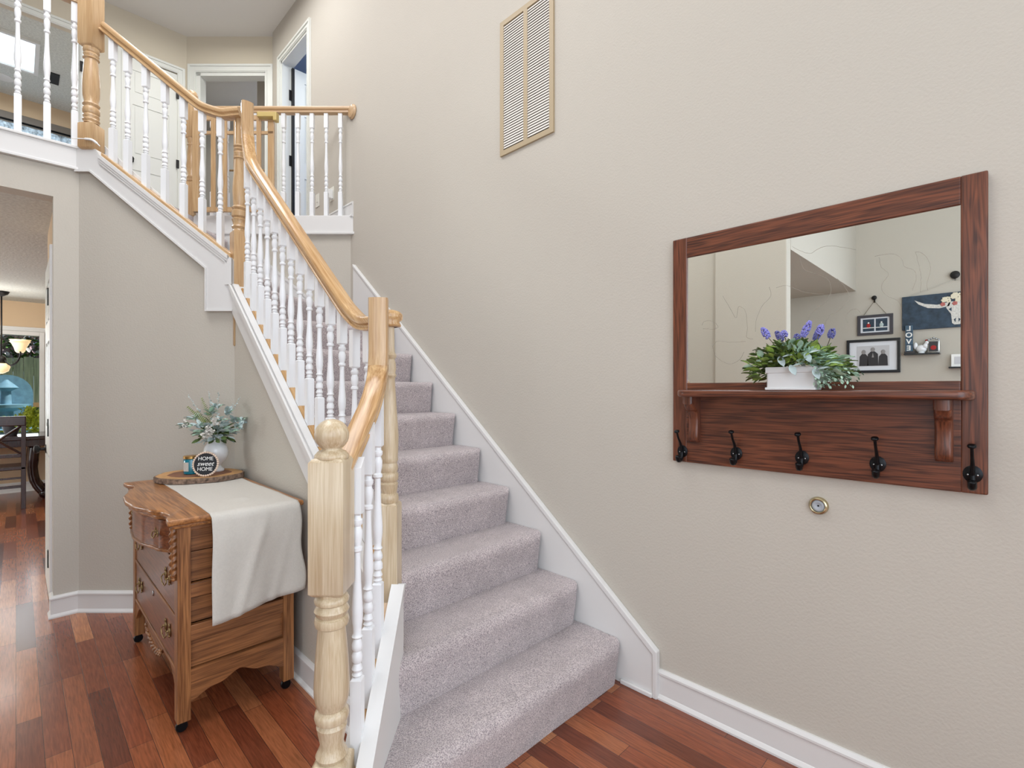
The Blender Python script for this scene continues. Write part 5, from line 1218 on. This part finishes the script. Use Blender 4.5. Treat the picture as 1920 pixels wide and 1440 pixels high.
chair('dining_chair', 'dark cross-back dining chair nearest the opening, its back to the viewer', -.14, 8.15 - .15, 0)
chair('dining_chair', 'dark dining chair on the right side of the table by the window', .50, 8.3, PI / 2)
tb = thing('dining_table', 'dark espresso dining table with scrolled ball feet by the window', 'table', (-.2, 8.5, 0))
bm = BM(); box(bm, (-1.2, 8.12, .74), (.55, 8.95, .785), .01); obj('tabletop', bm, M['espresso'], tb)
bm = BM(); box(bm, (-1.1, 8.18, .66), (.45, 8.9, .74), .004); obj('apron', bm, M['espresso'], tb)
for px_, py_ in ((.16, 8.35), (.16, 8.75), (-.9, 8.55)):
    bm = BM(); tube(bm, smooth_path([(px_, py_, .66), (px_ - .02, py_, .4), (px_ + .01, py_, .2), (px_ + .08, py_ - .02, .075)], 5), [.055] * 5 + [.05] * 5 + [.045] * 6, 12); sphere(bm, (px_ + .10, py_ - .02, .07), .068, 14, 10); obj('leg', bm, M['espresso'], tb, smooth=True)
fd = thing('potted_plant', 'dark pot with green leaves on the dining table', 'plant', (-.04, 8.45, .785))
bm = BM(); lathe(bm, [(.05, 0), (.075, .08), (.08, .12), (.07, .125)], (-.04, 8.45, .786), 18); obj('pot', bm, M['photo_d'], fd, smooth='auto')
bm = BM()
for k in range(70): d = rdir(.1, 1.4); leaf(bm, Vector((-.04, 8.45, .90)) + d * .03, d, .11, .03, .5, random.choice((0, 1)))
obj('foliage', bm, [M['leaf4'], M['leaf1']], fd)
# chandelier
ch = thing('chandelier', 'iron chandelier with frosted bell glass shades above the dining table', 'chandelier', (-.12, 8.3, 2.478))
bm = BM(); lathe(bm, [(.004, -.06), (.055, -.03), (.07, 0)], (-.12, 8.3, 2.478), 20); obj('canopy', bm, M['iron'], ch, smooth=True)
bm = BM(); tube(bm, [(-.12, 8.3, 2.46), (-.12, 8.3, 1.72)], .008, 8); sphere(bm, (-.12, 8.3, 1.68), .045, 14, 10, (1, 1, 1.3)); obj('stem', bm, M['iron'], ch, smooth=True)
for k in range(4):
    a = k * PI / 2 - PI / 4; dx, dy = math.cos(a), math.sin(a); P = lambda r_, z: (-.12 + dx * r_, 8.3 + dy * r_, z)
    bm = BM(); tube(bm, smooth_path([P(.02, 1.70), P(.10, 1.62), P(.18, 1.66), P(.22, 1.74), P(.22, 1.78)], 6), .008, 8); ar = obj('arm', bm, M['iron'], ch, smooth=True)
    bm = BM(); q = P(.22, 1.78); lathe(bm, [(.03, 0), (.045, .02), (.055, .06), (.075, .11), (.095, .135), (.090, .135), (.05, .06), (.02, .01)], q, 22); obj('glass_shade', bm, M['lampglass'], ar, smooth=True)
bm = BM(); lathe(bm, [(.01, 1.52), (.06, 1.55), (.075, 1.60), (.06, 1.64)], (-.12, 8.3, 0), 20); obj('lower_bowl', bm, M['lampglass'], ch, smooth=True)

cl = bpy.data.lights.new('chandelier_bulb', 'POINT'); cl.energy = 5; cl.color = (1, .97, .92); cl.shadow_soft_size = .16
clo = bpy.data.objects.new('chandelier_bulb', cl); clo.location = (-.12, 7.95, 2.08); COL.objects.link(clo)
# ------------------------------------------------------------------ garden beyond the dining window
bm = BM(); box(bm, (-9, 9.25, -.25), (9, 20, -.15)); struct('ground', bm, M['grass'])
fn = thing('garden_fence', 'tall weathered board fence beyond the dining window', 'fence', (0, 13.5, -.15))
bm = BM()
x = -6
while x < 6:
    box(bm, (x, 13.5 + random.uniform(-.01, .01), -.15), (x + .135, 13.53, 1.95 + random.uniform(-.02, .02))); x += .142
obj('boards', bm, M['fence'], fn)
bm = BM()
for z in (.98,): box(bm, (-6, 13.44, z), (6, 13.49, z + .09))
obj('cross_rail', bm, mat('fence_rail', (176, 140, 100), .8), fn)
def bush(name, label, c, s, n, ms, L, cat='shrub', group=None):
    t = thing(name, label, cat, (c[0], c[1], -.15), 0, group)
    bm = BM()
    for k in range(n):
        d = rdir(-.9, 1.5); q = Vector((c[0] + d.x * s[0] * random.uniform(.2, 1), c[1] + d.y * s[1] * random.uniform(.6, 1), c[2] + d.z * s[2] * random.uniform(.3, 1))); leaf(bm, q, d + rdir(-1, 1) * .7, L, L * .6, .2, random.randrange(len(ms)))
    obj('foliage', bm, ms, t)
    bm = BM()
    for k in range(4): tube(bm, [(c[0] + .04 * k - .06, c[1], -.16), (c[0] + .08 * (k - 1.5), c[1], c[2])], .015, 6)
    obj('stem', bm, M['twig'], t); return t
bush('yellow_shrub', 'bright yellow-green shrub below the dining window', (.16, 10.6, .62), (.34, .4, .42), 1100, [M['shrub']], .07)
bush('green_shrub', 'low green shrub left of the yellow shrub outside', (-.62, 10.9, .55), (.45, .4, .40), 900, [M['shrub2'], M['leaf1']], .07)
bush('blossom_tree', 'pink blossoming tree hanging over the garden fence', (.2, 14.3, 2.30), (2.4, .55, .85), 6000, [M['pink'], M['pink'], M['shrub2'], M['white']], .12, 'tree')
bush('green_tree', 'dark green tree behind the pink blossoms', (0, 16.2, 3.4), (4.0, .8, 1.5), 3500, [M['leaf4'], M['shrub2']], .2, 'tree')
fo_ = thing('garden_fountain', 'pale blue tiered fountain standing in front of the fence', 'fountain', (-.12, 12.2, -.15))
bm = BM(); lathe(bm, [(.28, -.15), (.26, 0), (.12, .05), (.10, .5), (.42, .58), (.44, .64), (.10, .66), (.09, .95), (.30, 1.02), (.31, 1.07), (.07, 1.08), (.06, 1.3), (.16, 1.36), (.02, 1.5)], (-.12, 12.2, 0), 28); obj('basins', bm, M['stone'], fo_, smooth='auto')
bm = BM(); prism(bm, [(-.46, 12.5, .62)] + [(-.12 + .34 * math.cos(a), 12.5, 1.25 + .34 * math.sin(a)) for a in [PI - PI * i / 14 for i in range(15)]] + [(.22, 12.5, .62)], (0, .06, 0)); obj('arched_back', bm, M['stone'], fo_)
print('objects', len(bpy.data.objects))
